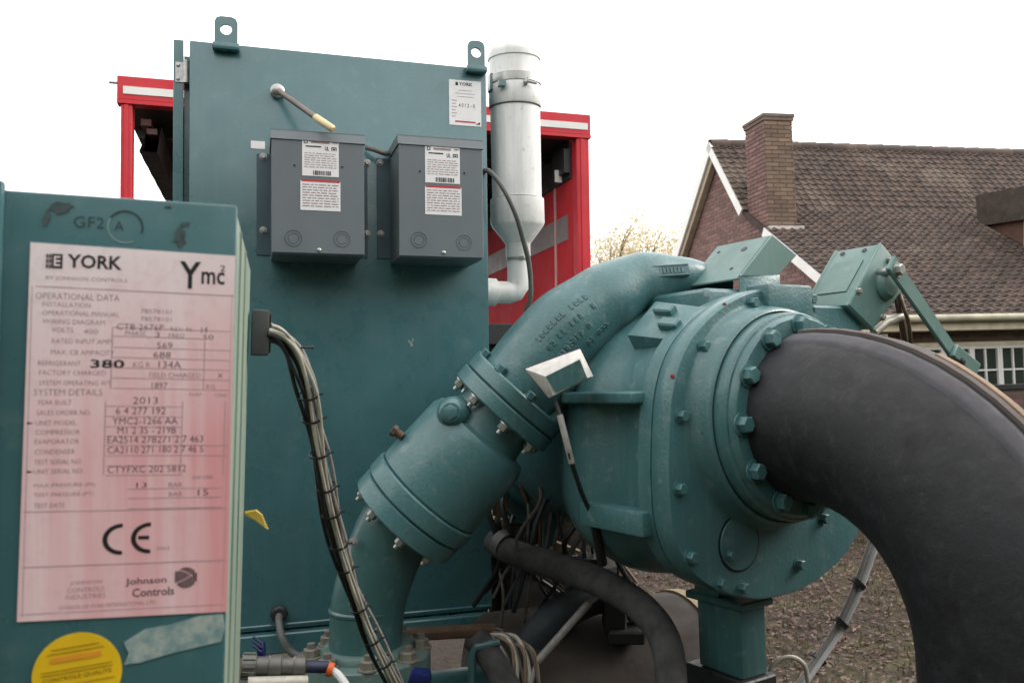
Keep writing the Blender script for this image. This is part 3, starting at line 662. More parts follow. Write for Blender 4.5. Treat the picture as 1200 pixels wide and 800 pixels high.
# ---- two grey boxes on the cabinet
def grey_box(px0, px1, py0, py1, label, knock, labels, screws):
    D = .185; x0, y1 = cq(px0, py0, D); x1, _ = cq(px1, (py0 + py1) / 2, D); y0 = cq(px0 + 2, py1, D)[1]; M_ = CM_
    lidh = .03
    t = thing('transformer_box', label, 'electrical box', CM_ @ V(((x0 + x1) / 2, y0, D / 2)), 'grey boxes on the cabinet')
    m = MB(); m.box(M_, x0 + .004, x1 - .004, y0, y1 - .006, .004, D - .003, .003); ob('box_body', m, M_GREYBOX, t)
    m = MB(); m.box(M_, x0 + .003, x1 - .003, y0 + .004, y1 - lidh, D - .0028, D, .0012); cv = ob('front_cover', m, M_GREYBOX, t)
    m = MB(); m.prism([M_ @ V(q) for q in ((x0, y1 - lidh, D + .004), (x1, y1 - lidh, D + .004), (x1, y1 - .004, D - .004), (x0, y1 - .004, D - .004))], -NM * (D - .01)); m.box(M_, x0, x1, y1 - .004, y1 + .0, .0, D - .004); ob('lid', m, M_GREYBOX, t)
    m = MB(); m.box(M_, x0 - .038, x1 + .03, y0 + .02, y1 - .03, .0008, .0038, .001); pl_ = ob('mounting_flange', m, simple('flange_blue', srgb(62, 84, 94), .4), t)
    for (sx, sy) in screws:
        q = cq(sx, sy); m = MB(); m.hexbolt(CM_ @ Matrix.Translation((q[0], q[1], .0038)), .0085, .009); ob('screw', m, M_STEEL, pl_)
    for (kx, ky) in knock:
        q = cq(kx, ky, D); m = MB(); K = CM_ @ Matrix.Translation((q[0], q[1], D))
        m.lathe(K, [(.022, .0002), (.0225, .0012), (.0245, .0012), (.025, .0002)], 28); m.lathe(K, [(.014, .0002), (.0145, .001), (.0155, .001), (.016, .0002)], 24); m.cyl(K @ Matrix.Translation((-.014, 0, 0)), .002, 0, .001, 8); m.cyl(K @ Matrix.Translation((.02, 0.004, 0)), .002, 0, .001, 8); ob('knockout', m, simple('knockout_grey', srgb(84, 92, 97), .5) if 'ko' not in KO else KO['ko'], cv)
    sx, sy = labels['screw']; q = cq(sx, sy, D); m = MB(); m.lathe(CM_ @ Matrix.Translation((q[0], q[1], D)), [(.006, 0), (.006, .002), (.003, .004), (0, .004)], 10); ob('screw', m, M_STEEL, cv)
    for hx, hy in labels['holes']:
        q = cq(hx, hy, D); m = MB(); m.cyl(CM_ @ Matrix.Translation((q[0], q[1], D)), .0035, 0, .0012, 10); ob('rivet', m, M_DARK, cv)
    # printed labels
    fr = CM_ @ Matrix.Translation((0, 0, D + .0016))
    for part, (lx0, ly0, lx1, ly1) in (('top', labels['top']), ('low', labels['low'])):
        a = cq(lx0, ly0, D); b_ = cq(lx1, ly1, D); w_ = b_[0] - a[0]; h_ = a[1] - b_[1]
        m = MB(); m.box(CM_, a[0], b_[0], b_[1], a[1], D + .0003, D + .001); lo = ob('printed_label', m, M_PAPER, t, smooth=0); L = MB(); rg = random.Random(lx0)
        bar = lambda u0, u1, v0, v1, mi=1: L.box(fr, a[0] + w_ * u0, a[0] + w_ * u1, a[1] - h_ * v1, a[1] - h_ * v0, 0, .0002, mi=mi)
        if part == 'top':
            bar(.05, .07, .04, .13, 0); bar(.13, .15, .04, .13, 0); bar(.07, .13, .04, .055, 0); bar(.07, .13, .115, .13, 0); bar(.24, .74, .06, .11); bar(.84, .97, .06, .09); bar(.1, .52, .19, .22, 0)
            text(L, fr, 'UL', a[0] + w_ * .62, a[1] - h_ * .3, w_ * .11, h_ * .11, .03); bar(.8, .94, .2, .22, 0); bar(.8, .82, .2, .3, 0); bar(.92, .94, .2, .3, 0); bar(.84, .9, .24, .28, 0)
            for k in range(7):
                u = .06
                while u < .9:
                    e_ = u + rg.uniform(.06, .18); bar(u, min(e_, .94), .38 + k * .062, .395 + k * .062); u = e_ + .03
            u = .3
            while u < .8: e_ = u + rg.uniform(.01, .035); bar(u, e_, .85, .97, 0); u = e_ + rg.uniform(.01, .03)
        else:
            bar(.02, .98, -.03, .035, 2)
            for k in range(9):
                u = .05
                while u < .92: e_ = u + rg.uniform(.05, .2); bar(u, min(e_, .95), .12 + k * .09, .145 + k * .09); u = e_ + .03
        ob('lettering', L, [M_INK, M_GINK, M_REDINK], lo, smooth=0)
    return t
KO = {}
KO['ko'] = simple('knockout_grey', srgb(84, 92, 97), .5)
grey_box(317, 428, 150, 297, 'left grey electrical box with white labels, under the cream probe tip', ((344, 279), (401, 280)), dict(screw=(374, 293), holes=((345, 194), (401, 196)), top=(354, 162, 397, 208), low=(352, 211, 399, 248)), ((308.5, 184), (308.5, 270), (430, 191), (430, 274)))
grey_box(466, 567, 157, 301, 'right grey electrical box with white labels, beside the white pipe', ((491, 281), (544, 284)), dict(screw=(520, 296), holes=((492, 201), (544, 203)), top=(498, 170, 539, 216), low=(498, 218, 541, 253)), ((445, 191), (446, 274)))
cb_ = MB(); cb_.tube([cw3(429, 173, .02), cw3(440, 176, .04), cw3(452, 180, .04), cw3(462, 178, .02)], .008, 8, 5); tag(ob('link_cable', cb_, M_CABLE2, loc=cw3(445, 178, 0)), 'short grey cable between the two grey boxes', 'cable')

# =================================================================== NEAR CONTROL PANEL with the nameplate
PX, PN, PZ = onb(V((.950, .305, -.058)), V((.0392, .004, .9992)))
PO = at(36, 284, .82)
def pq(px, py, off=0):
    P = on(px, py, PO + PN * off, PN) - PO; return P.dot(PX), P.dot(PZ)
PM = Matrix(((PX.x, PZ.x, PN.x, PO.x), (PX.y, PZ.y, PN.y, PO.y), (PX.z, PZ.z, PN.z, PO.z), (0, 0, 0, 1)))
PB = V((-.265, .964, 0)).normalized()
tr = pq(278, 240); tl_ = pq(5, 222); br = pq(262, 799); zt = (tr[1] + tl_[1]) / 2; xr_ = tr[0]; xb = br[0]
pan = thing('control_panel', 'near teal control panel with white and pink nameplate and round yellow sticker', 'control panel', PM @ V((.05, -.75, -.2)))
zb_ = -.72; xl_ = -.16
def skew(x0, x1b, x1t, z0, z1, d0, d1):
    f = lambda x, z, d: PM @ V((x, z, -.0)) + PB * d
    return [f(x0, z0, d0), f(x1b, z0, d0), f(x1b, z0, d1), f(x0, z0, d1), f(x0, z1, d0), f(x1t, z1, d0), f(x1t, z1, d1), f(x0, z1, d1)]
xbb = xr_ + (xb - xr_) * (zt - zb_) / (zt - br[1])
m = MB(); m.hexa(skew(xl_, xbb, xr_, zb_, zt, .0004, .014), None, .003, 2); front = ob('front_door', m, M_SHEET, pan)
m = MB(); m.hexa(skew(xl_ + .003, xbb - .001, xr_ - .001, zb_ + .003, zt - .003, .0145, .47), None, .003, 2); ob('side_shell', m, M_SIDE, pan)
m = MB(); f = lambda x, z, d: PM @ V((x, z, 0)) + PB * d
for dd in (.1, .24): m.hexa(skew(xr_ - .03, xbb + .0012, xr_ + .0012, zb_ + .01, zt - .01, dd, dd + .006))
ob('side_rib', m, M_SIDE, pan)
sx0 = pq(0, 300)[0]; sx1 = pq(4.5, 300)[0]; m = MB(); m.box(PM, xl_ - .02, sx1, zb_, pq(2, 214)[1], .0006, .014, .003, 2); ob('door_edge', m, M_SHEET, pan)
m = MB(); m.box(Matrix.Translation((f(0, zb_, .2).x, f(0, zb_, .2).y, 0)), -.05, .05, -.05, .05, 0, f(0, zb_, .2).z); ob('post', m, M_SHEET, pan)
lw = pq(276, 300)[0]; lh = -pq(20, 728)[1]; c = [pq(36, 284), pq(276, 300), pq(266, 716), pq(20, 728)]
m = MB(); m.hexa([PM @ V((x, z, .0004)) for x, z in c] + [PM @ V((x, z, .0011)) for x, z in c]); plate = ob('nameplate', m, M_PLATE, pan, smooth=0, label='white nameplate turning pink towards its lower right')
L = MB(); PF = PM @ Matrix.Translation((0, 0, .0013))
SL = .0625
def line_slope(py): return SL + (py - 285) * (-.053 - SL) / 440
def pt(px, py, wpx, hpx, body, mi=1, bold=.0, fr=PF, slant=0):
    a = pq(px, py); b_ = pq(px + wpx, py + wpx * line_slope(py)); up = pq(px, py - hpx); text(L, fr, body, a[0], a[1], b_[0] - a[0], up[1] - a[1], bold if bold or mi not in (1, 3) else -.012, mi, slant)
def pbar(px0, py0, px1, hpx=1., mi=2):
    a = pq(px0, py0); b_ = pq(px1, py0 + (px1 - px0) * line_slope(py0)); h = hpx * .00083
    L.add([(a[0], a[1], 0), (b_[0], b_[1], 0), (b_[0], b_[1] + h, 0), (a[0], a[1] + h, 0)], [(0, 1, 2, 3)], PF, mi)
def pvert(px, py0, py1, mi=2, w_=1.):
    a = pq(px, py0); b_ = pq(px - (py1 - py0) * .03, py1); h = w_ * .0004
    L.add([(b_[0] - h, b_[1], 0), (b_[0] + h, b_[1], 0), (a[0] + h, a[1], 0), (a[0] - h, a[1], 0)], [(0, 1, 2, 3)], PF, mi)
# maker's mark: square emblem with three strokes, YORK, strap line
a = pq(54, 314); b_ = pq(74, 298)
ew, eh = b_[0] - a[0], b_[1] - a[1]
L.box(PF, a[0] + ew * .36, b_[0], a[1], b_[1], 0, .0002, mi=0); PF2 = PF @ Matrix.Translation((0, 0, .0003))
L.box(PF2, a[0] + ew * .48, a[0] + ew * .58, a[1] + eh * .16, a[1] + eh * .84, 0, .0002, mi=4)
for k in range(3):
    L.box(PF2, a[0] + ew * .58, a[0] + ew * .86, a[1] + eh * (.16 + k * .285), a[1] + eh * (.27 + k * .285), 0, .0002, mi=4)
    for q_ in range(2): L.box(PF, a[0] + ew * q_ * .19, a[0] + ew * (q_ * .19 + .14), a[1] + eh * (k * .35), a[1] + eh * (k * .35 + .27), 0, .0002, mi=3)
pt(79, 314, 64, 16.5, 'YORK', 0, .025); pt(54, 329, 95, 6, 'BY JOHNSON CONTROLS')
pt(210, 338, 25, 32, 'Y', 0, .02); pt(236, 333, 27, 15, 'mc', 0, .015); pt(258, 318, 6, 7, '2', 0, .0)
pbar(42, 336, 274, 1.1); pt(42, 350, 98, 7.5, 'OPERATIONAL DATA'); pt(50, 359, 56, 5.5, 'INSTALLATION'); pt(50, 369, 90, 5.5, 'OPERATIONAL MANUAL'); pt(50, 379, 73, 5.5, 'WIRING DIAGRAM')
pt(165, 367, 36, 5, '78578101', 1); pt(165, 376, 36, 5, '78578101', 1)
rows = [(389, 61, 25, 'VOLTS'), (402, 61, 72, 'RATED INPUT AMPS'), (415, 60, 74, 'MAX. CB AMPACITY'), (428, 45, 50, 'REFRIGERANT'), (439, 46, 78, 'FACTORY CHARGED'), (451, 46, 84, 'SYSTEM OPERATING WT')]
for y, x, w_, s_ in rows: pt(x, y, w_, 5.5, s_)
for y in (384, 394, 407, 419, 431, 443, 455): pbar(132, y, 270 if y != 394 else 240, .8)
pt(137, 386, 55, 7, 'CTB 2676P', 3); pt(200, 388, 24, 5, 'REV. N', 1); pt(236, 390, 7, 7, '14', 3)
pt(98, 391, 17, 5.5, '400'); pt(147, 393, 24, 5.5, 'PHASE'); pt(182, 395, 5, 6, '3', 3); pt(198, 396, 18, 5.5, 'FREQ'); pt(238, 398, 12, 6, '50', 3)
pt(184, 408, 18, 7, '569', 3); pt(180, 419, 20, 7, '688', 3); pt(106, 431, 40, 10, '380', 0, .02); pt(156, 430, 20, 6, 'KG R', 1); pt(186, 431, 26, 8, '134A', 3)
pt(175, 442, 60, 5.5, 'FIELD CHARGED'); pt(255, 443, 6, 6, 'X', 3); pt(178, 455, 18, 7, '1897', 3); pt(242, 455, 10, 5, 'KG', 1)
pt(40, 463, 80, 7.5, 'SYSTEM DETAILS'); pt(222, 464, 14, 4, 'EVAP'); pt(252, 465, 14, 4, 'COND')
rows = [(474, 44, 40, 'YEAR BUILT', '2013', 156, 29), (486, 43, 64, 'SALES ORDER NO.', '6 4 277 192', 136, 58), (498, 42, 48, 'UNIT MODEL', 'YMC2-1266 AA', 132, 76), (509, 42, 52, 'COMPRESSOR', 'M1 2 35 - 219B', 138, 68), (520, 41, 52, 'EVAPORATOR', 'EA2514 27B271 2 7 463', 126, 112), (532, 41, 47, 'CONDENSER', 'CA2110 271 180 2 7 46 5', 126, 112), (544, 40, 57, 'TEST SERIAL NO.', '', 0, 0), (555, 40, 58, 'UNIT SERIAL NO.', 'CTYFXC 202 5812', 126, 92)]
for y, x, w_, s_, s2, x2, w2 in rows:
    pt(x, y, w_, 5.5, s_)
    if s2: pt(x2, y - 1, w2, 8, s2, 3)
    pbar(124, y + 2, 214 if y not in (520, 532) else 266, .8)
for y in (498, 555):
    a = pq(32, y - 1); b_ = pq(40, y - 4); L.add([(a[0], a[1], 0), (b_[0], (a[1] + b_[1]) / 2, 0), (a[0], b_[1], 0)], [(0, 1, 2)], PF, 0)
pvert(124, 470, 556); pvert(214, 470, 556); pvert(132, 384, 456); pvert(240, 400, 456); pvert(264, 470, 556)
for y, w_, s_ in ((572, 72, 'MAX PRESSURE (PS)'), (583, 70, 'TEST PRESSURE (PT)'), (595, 36, 'TEST DATE')): pt(40, y, w_, 5.5, s_); pbar(150, y + 1, 260, .8)
pt(160, 571, 12, 6, '13', 3); pt(198, 570, 16, 5, 'BAR'); pt(198, 581, 16, 5, 'BAR'); pt(232, 580, 12, 7, '15', 3); pt(226, 561, 24, 4, 'EVAP COND')
pbar(28, 600, 266, 1.); pbar(26, 665, 264, 1.2); pbar(24, 720, 262, .8); pvert(38, 335, 722, 2, .8); pvert(272, 345, 700, 2, .5)
def arc(cx, cy, rr, a0, a1, th, mi=0, sq=1.):
    n = 28; q = pq(cx, cy); k = .000845; vs = []
    for i in range(n + 1):
        a = a0 + (a1 - a0) * i / n
        for r_ in (rr - th / 2, rr + th / 2): vs.append((q[0] + r_ * math.cos(a) * k * sq, q[1] + r_ * math.sin(a) * k, 0))
    L.add(vs, [(2 * i, 2 * i + 2, 2 * i + 3, 2 * i + 1) for i in range(n)], PF, mi)
arc(143, 631, 15.5, R(88), R(272), 4.6, sq=1.15); arc(176, 629.5, 15.5, R(88), R(272), 4.6, sq=1.15); pbar(162, 631.5, 175, 4.2, 0); pt(184, 644, 15, 4, '0062')
for y, x, w_, s_ in ((686, 82, 38, 'JOHNSON'), (694, 79, 43, 'CONTROLS'), (702, 77, 47, 'INDUSTRIES')): pt(x, y, w_, 5.5, s_)
pt(147, 687, 48, 10, 'Johnson', 3, .012); pt(155, 699, 49, 10, 'Controls', 3, .012); pt(70, 714, 112, 4.5, 'DIVISION OF YORK INTERNATIONAL LTD')
q = pq(217, 676); G_ = PF @ Matrix.Translation((q[0], q[1], 0))                              # striped globe mark
for k in range(9):
    x = -.0092 + k * .0023; h = math.sqrt(max(0, .0102 ** 2 - x * x)); sk = .0012 * (k - 4)
    for z0_, z1_ in ((-h, -.15 * h + sk), (-.15 * h + sk + .0012, .45 * h - sk), (.45 * h - sk + .0012, h)):
        if z1_ > z0_: L.box(G_, x, x + .0017, z0_, z1_, 0, .0002, mi=3)
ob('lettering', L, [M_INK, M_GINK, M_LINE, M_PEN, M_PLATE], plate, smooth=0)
# marks on the paint: pen writing, ring, smudges, torn tape, yellow sticker
L = MB(); MF = PM @ Matrix.Translation((0, 0, .0006)); M_SMUDGE = simple('smudge', srgb(64, 80, 82), .6, 0, .35, 120); M_MARK = simple('marker_pen', srgb(40, 62, 66), .6, 0, .3, 80)
_PF = PF
pt(86, 266, 36, 13, 'GF2', 0, -.01, MF); pt(134, 270, 11, 11, 'A', 0, -.005, MF)
q = pq(147, 266)
def ring(mb, cx, cy, rr, th, a0, a1, mi):
    vs = []
    for i in range(31):
        a = a0 + (a1 - a0) * i / 30
        for r_ in (rr - th / 2, rr + th / 2): vs.append((cx + r_ * math.cos(a), cy + r_ * math.sin(a), 0))
    mb.add(vs, [(2 * i, 2 * i + 2, 2 * i + 3, 2 * i + 1) for i in range(30)], MF, mi)
ring(L, q[0], q[1], .0158, .0018, R(-20), R(150), 0); ring(L, q[0], q[1], .0158, .0012, R(150), R(300), 2)
def blot(cx, cy, a, b_, rot, mi, seed):
    q = pq(cx, cy); rg = random.Random(seed); vs = [(q[0], q[1], 0)]
    for i in range(22):
        t_ = i / 22 * 6.283; r_ = rg.uniform(.55, 1.1); x, y = a * math.cos(t_) * r_, b_ * math.sin(t_) * r_
        vs.append((q[0] + x * math.cos(rot) - y * math.sin(rot), q[1] + x * math.sin(rot) + y * math.cos(rot), 0))
    L.add(vs, [(0, 1 + i, 1 + (i + 1) % 22) for i in range(22)], MF, mi)
blot(72, 243, .014, .006, .3, 1, 4); blot(55, 255, .003, .011, -.2, 1, 6); blot(211, 277, .0075, .012, 0, 1, 7); blot(217, 263, .006, .003, .3, 1, 8); blot(197, 243, .004, .0015, 0, 1, 5)
ob('paint_mark', L, [M_MARK, M_SMUDGE, simple('chipped_ring', srgb(130, 160, 160), .6)], front, smooth=0)
m = MB(); rg = random.Random(3); c = []
for px_, py_ in ((146, 752), (170, 737), (200, 730), (235, 722), (262, 718), (262, 735), (258, 751), (225, 758), (195, 767), (165, 776), (145, 777), (150, 765)): x, z = pq(px_, py_); c.append(PM @ V((x + rg.uniform(-.0015, .0015), z + rg.uniform(-.001, .001), .0003)))
m.prism(c, PN * .0005)
t = NT('torn_tape'); n = t.noise(60, 5, .7); t.col(t.mix(t.ramp(n, .4, .62), srgb(160, 172, 166), srgb(110, 140, 142))); t.rough(.6); ob('torn_tape', m, t.m, front, smooth=0)
q = pq(91, 789); m = MB(); m.cyl(PM @ Matrix.Translation((q[0], q[1], 0)), .039, .0004, .001, 48); ys = ob('round_sticker', m, M_YELLOW, front, smooth=30, label='round yellow sticker with brown print')
L = MB(); SF = PM @ Matrix.Translation((q[0], q[1], .0014)) @ Matrix.Rotation(.1, 4, 'Z')
for z, w_ in ((.026, .042), (.022, .05), (.006, .062), (.003, .062)): L.box(SF, -w_ / 2, w_ / 2, z, z + .0006, 0, .0002, mi=0)
L.box(SF, -.022, .022, .014, .019, 0, .0002, mi=1); text(L, SF, 'CONTROLE', -.02, .0152, .04, .0032, 0, 0); text(L, SF, 'CONTROLE QUALITE', -.03, -.004, .06, .0045, 0.005, 0); L.box(SF, -.032, .032, -.0085, -.008, 0, .0002, mi=0); text(L, SF, 'OK', -.006, -.02, .018, .009, .01, 2)
ob('lettering', L, [M_YINK, simple('orange_band', srgb(224, 150, 40), .6), M_INK], ys, smooth=0)

# cables that leave the panel through a black block
blk = thing('cable_gland_block', 'square dark grey cable gland block on the side of the near control panel', 'cable gland', at(304, 390, 1.3))
G0 = at(305, 390, 1.3); m = MB(); GMx = Matrix(((PX.x, PZ.x, PN.x, G0.x), (PX.y, PZ.y, PN.y, G0.y), (PX.z, PZ.z, PN.z, G0.z), (0, 0, 0, 1)))
m.box(GMx, -.013, .0125, -.034, .034, -.03, .02, .003, 2); ob('block', m, simple('gland_grey', srgb(58, 60, 60), .55), blk); m = MB(); m.box(GMx, .0126, .0155, -.03, .03, -.026, .016, .002); ob('lip', m, M_BLACKPL, blk)
cbn = thing('cable_bundle', 'bundle of grey cables tied with black straps, hanging from the near panel', 'cable bundle', at(390, 600, 1.5))
path = [(314, 388, 1.29), (330, 396, 1.30), (347, 417, 1.32), (359, 450, 1.34), (366, 490, 1.37), (376, 540, 1.4), (388, 600, 1.45), (402, 655, 1.5), (420, 710, 1.55), (440, 756, 1.6), (470, 815, 1.66)]
ctr, _ = spline([at(*q) for q in path], [1] * len(path), 6)
rg = random.Random(12); n = len(ctr)
for k in range(11):
    ang = k * 2.39; rad = .0145 * math.sqrt((k + .3) / 11.)
    pts = []
    for i, p in enumerate(ctr):
        T = (ctr[min(i + 1, n - 1)] - ctr[max(i - 1, 0)]).normalized(); A = T.cross(V((0, .9, .3))).normalized(); B = T.cross(A)
        a = ang + .012 * i + .25 * math.sin(i * .17 + k); sp_ = rad * (1.0 + .35 * math.sin(i * .3 + k * 1.7))
        pts.append(p + A * sp_ * math.cos(a) + B * sp_ * math.sin(a))
    m = MB(); m.tube(pts, .0026 if k % 3 else .0034, 8); ob('cable', m, (M_CABLE, M_BLACKPL, M_CABLE2, M_WIRE, M_DARK)[k % 5], cbn)
for (tx, ty) in ((361, 461), (364, 492), (371, 534), (380, 574), (384, 600), (398, 641), (405, 662), (424, 714), (436, 745), (452, 778)):
    best = min(range(n), key=lambda i: abs(400 - (ctr[i] - CAM).dot(UP) / (ctr[i] - CAM).dot(FW) * FPX - ty)); T = (ctr[min(best + 1, n - 1)] - ctr[max(best - 1, 0)]).normalized()
    m = MB(); M_ = axis(ctr[best], T); m.lathe(M_, [(.0158, -.0018), (.0172, -.0018), (.0172, .0018), (.0158, .0018), (.0158, -.0018)], 20); a = ctr[best] + RT * .016
    m.box(M_, .017, .026, -.003, .003, -.003, .003); m.tube([a, a + RT * .008 + UP * .002], .0016, 5); ob('cable_tie', m, M_BLACKPL, cbn)
p_ = at(353, 407, 1.33); m = MB(); m.tube([p_, p_ + RT * .016, p_ + RT * .02], [.002, .002, .004], 6); ob('cable_tie', m, M_BLACKPL, cbn)
q = at(291, 601, 1.3); m = MB()
for k in range(5): m.tube([q - RT * .004, q + RT * .012 - UP * .003 * (k - 1), q + RT * (.022 + .002 * k) - UP * (.004 + .005 * k)], [.0035, .003, .0015], 6)
tag(ob('yellow_tie', m, simple('yellow_plastic', srgb(196, 164, 60), .5), loc=q), 'small frayed yellow tie on the side of the near control panel', 'tie')

# =================================================================== WHITE VENT PIPE beside the cabinet
wp_ = thing('vent_pipe', 'white painted vent pipe with reducer cone and elbow, right of the teal cabinet', 'pipe', at(605, 345, 2.98))
pd = 2.98; top = at(602, 54, pd); botp = at(607, 285, pd); PA = (top - botp); plen = PA.length; PA.normalize()
pz = lambda py: (at(605, py, pd) - botp).dot(PA)
PMx = axis(botp, PA); k = pd / 1000
m = MB(); m.lathe(PMx, [(29 * k, pz(233)), (29.2 * k, pz(128))], 48); ob('main_tube', m, M_PVC, wp_)
m = MB(); m.lathe(PMx, [(29.3 * k, pz(127)), (30.6 * k, pz(125)), (30.6 * k, pz(103)), (29.6 * k, pz(101)), (29.6 * k, pz(72)), (30.8 * k, pz(71.5)), (31 * k, pz(66)), (30.4 * k, pz(63)), (25.6 * k, pz(54.5)), (24.8 * k, pz(53.6)), (0, pz(53.6))], 48); ob('cap', m, M_PVC, wp_)
m = MB(); m.lathe(PMx, [(30.2 * k, pz(126.6)), (30.9 * k, pz(127.2)), (30.2 * k, pz(128))], 48); ob('joint_line', m, M_GREYPL, wp_)
m = MB(); m.lathe(PMx, [(28.4 * k, pz(234)), (31.5 * k, pz(234)), (31.8 * k, pz(262)), (30 * k, pz(266)), (15.5 * k, pz(285)), (14.5 * k, pz(287)), (14.5 * k, pz(300)), (13.6 * k, pz(302))], 48); ob('reducer_cone', m, M_PVC, wp_)
m = MB(); m.tube([botp + PA * pz(300), botp + PA * pz(326), botp + PA * pz(335) - XM * .004, botp + PA * pz(341) - XM * .016, botp + PA * pz(343) - XM * .035, botp + PA * pz(343) - XM * .12], 13 * k, 24, 0); ob('elbow', m, M_PVC, wp_)
m = MB(); m.lathe(axis(botp + PA * pz(343) - XM * .085, -XM), [(13 * k, 0), (16 * k, .001), (16.5 * k, .05), (13 * k, .052)], 28); ob('elbow_socket', m, M_PVC, wp_)
m = MB(); m.lathe(PMx, [(13.7 * k, pz(302)), (14.3 * k, pz(302.6)), (14.3 * k, pz(304.8)), (13.7 * k, pz(305.4))], 28); m.box(axis(botp + PA * pz(303.7) + NM * 14.5 * k, PA), -.008, .008, -.008, .008, -.005, .005, .002); ob('hose_clip', m, M_STEEL, wp_)
m = MB(); m.lathe(PMx, [(30.5 * k, pz(102)), (31.2 * k, pz(101.5)), (31.2 * k, pz(92.5)), (30.5 * k, pz(92))], 48); clamp = ob('clamp_band', m, M_STEEL, wp_)
cpt = lambda px, py, dd: at(px, py, pd - dd)
m = MB(); m.box(axis(cpt(588, 98, .095), NM), -.012, .012, -.012, .012, -.01, .012, .002); m.box(axis(cpt(578, 98, .03), NM), -.03, .03, -.016, .016, -.02, .02, .003); ob('clamp_bracket', m, M_SHEET, wp_)
m = MB(); m.tube([cpt(616, 95, .093), cpt(629, 98, .085)], .005, 8); m.hexbolt(axis(cpt(618, 95.5, .093), (cpt(616, 95, .093) - cpt(629, 98, .085))), .011, .012); ob('clamp_screw', m, M_STEEL, wp_)
m = MB(); m.tube([cpt(566, 200, .12), cpt(575, 202, .16), cpt(590, 221, .2), cpt(604, 250, .2), cpt(613, 280, .17), cpt(620, 310, .14), cpt(622, 345, .12), cpt(616, 366, .1)], .0085, 10, 6)
tag(ob('black_cable', m, M_GREYPL, loc=at(610, 260, 2.8)), 'dark cable looping from the right grey box past the white pipe', 'cable')

# =================================================================== DISCHARGE VALVE AND ELBOW
T0 = at(600, 468, 2.2); B0 = at(487, 594, 2.2); AV = (T0 - at(472, 611, 2.2)).normalized(); VM = axis(B0, AV)
def at_az(M, ang, r, z, flip=False):
    """frame on a disc: at angle ang, radius r, height z along the axis; local z along +axis (or -axis)"""
    o = M @ V((r * math.cos(ang), r * math.sin(ang), z)); zax = (M.to_3x3() @ V((0, 0, -1 if flip else 1))); return axis(o, zax)
val = thing('discharge_valve', 'slanted teal valve body with two bolted flanges, in front of the cabinet', 'valve', B0)
m = MB(); m.lathe(VM, [(.12, .05), (.147, .05), (.152, .056), (.152, .09), (.149, .16), (.147, .235), (.138, .255), (.112, .262), (.108, .28), (.108, .326)], 56); vb_ = ob('valve_body', m, M_CAST, val)
bolt_s = MB(); bolt_s.hexbolt(Matrix(), .013, .02, True, True); BOLT_ST = mesh('bolt', bolt_s, M_STEEL)
bolt_t = MB(); bolt_t.hexbolt(Matrix(), .013, .018, True, False); BOLT_T = mesh('bolt', bolt_t, M_CAST)
def disc(name, z0, z1, r, par, M=VM, mat=M_CAST, hole=.08):
    m = MB(); m.lathe(M, [(hole, z0), (r - .004, z0), (r, z0 + .004), (r, z1 - .004), (r - .004, z1), (hole, z1)], 56); return ob(name, m, mat, par)
lf = disc('lower_flange', -.05, -.0015, .155, val); lf2 = disc('body_flange', .0015, .05, .158, val)
uf = disc('upper_flange', .367, .408, .147, val); uf2 = disc('neck_flange', .325, .3645, .149, val)
gk = MB(); gk.cyl(VM, .146, -.002, .002, 40); gk.cyl(VM, .138, .364, .3675, 40); ob('gasket', gk, M_BLACKPL, val)
for i in range(8):
    put('bolt', BOLT_ST, at_az(VM, i * math.pi / 4 + .25, .126, -.05, True), lf); put('bolt', BOLT_ST, at_az(VM, i * math.pi / 4 + .25, .129, .325, True), uf2)
    put('bolt', BOLT_T, at_az(VM, i * math.pi / 4 + .25, .13, .408), uf)
bd = (CAM - at(530, 484, 2.1)).normalized(); bd = (bd - AV * bd.dot(AV) + AV * .12 - RT * .15).normalized()
q = at(528, 483, 2.06); BMx = axis(q - bd * .085, bd); m = MB(); m.lathe(BMx, [(.042, 0), (.04, .05), (.033, .068), (.026, .076), (.024, .078), (.0235, .083), (0, .083)], 28); bs = ob('side_boss', m, M_CAST, val)
m = MB(); m.hexbolt(axis(q - bd * .004, bd), .019, .012, False); ob('plug', m, M_CAST, bs)
m = MB(); q2 = at(464, 506, 2.15); d2 = (-RT * .8 + UP * .55).normalized(); m.cyl(axis(q2 - d2 * .02, d2), .011, 0, .03, 14); m.hexbolt(axis(q2, d2), .015, .012, False); ob('side_plug', m, M_BRIDE, val)
elb = thing('discharge_elbow', 'vertical teal pipe elbow on a round bolted base flange below the slanted valve', 'pipe', at(430, 765, 2.2))
EP = [B0 - AV * .045, B0 - AV * .085, at(444, 664, 2.2), at(432, 705, 2.2), at(429, 745, 2.2), at(429, 772, 2.2)]
m = MB(); m.tube(EP, [.1, .098, .096, .095, .094, .094], 40, 6); ob('elbow_pipe', m, M_SMOOTHT, elb)
m = MB(); wq = at(430, 712, 2.2); m.lathe(axis(wq, ZZ), [(.093, -.008), (.0975, -.003), (.098, .003), (.093, .008)], 40); ob('weld_ring', m, M_SMOOTHT, elb)
q = at(414, 634, 2.12); m = MB(); m.hexbolt(axis(q, (CAM - q).normalized()), .008, .02); ob('small_plug', m, M_STEEL, elb)
BF = at(430, 764, 2.2); BFM = axis(BF, ZZ)
m = MB(); m.lathe(BFM, [(.09, .02), (.113, .02), (.118, .012), (.118, .0), (.16, 0), (.163, -.004), (.163, -.05), (.16, -.054), (0, -.054)], 56); bf = ob('base_flange', m, teal_paint('dusty_teal', srgb(84, 108, 104), .6, 130, .3, .0014, .5), elb)
nutm = MB(); nutm.hexbolt(Matrix(), .021, .024, True, True); NUT = mesh('bolt', nutm, simple('dusty_nut', srgb(120, 116, 106), .65, .2, .25, 40))
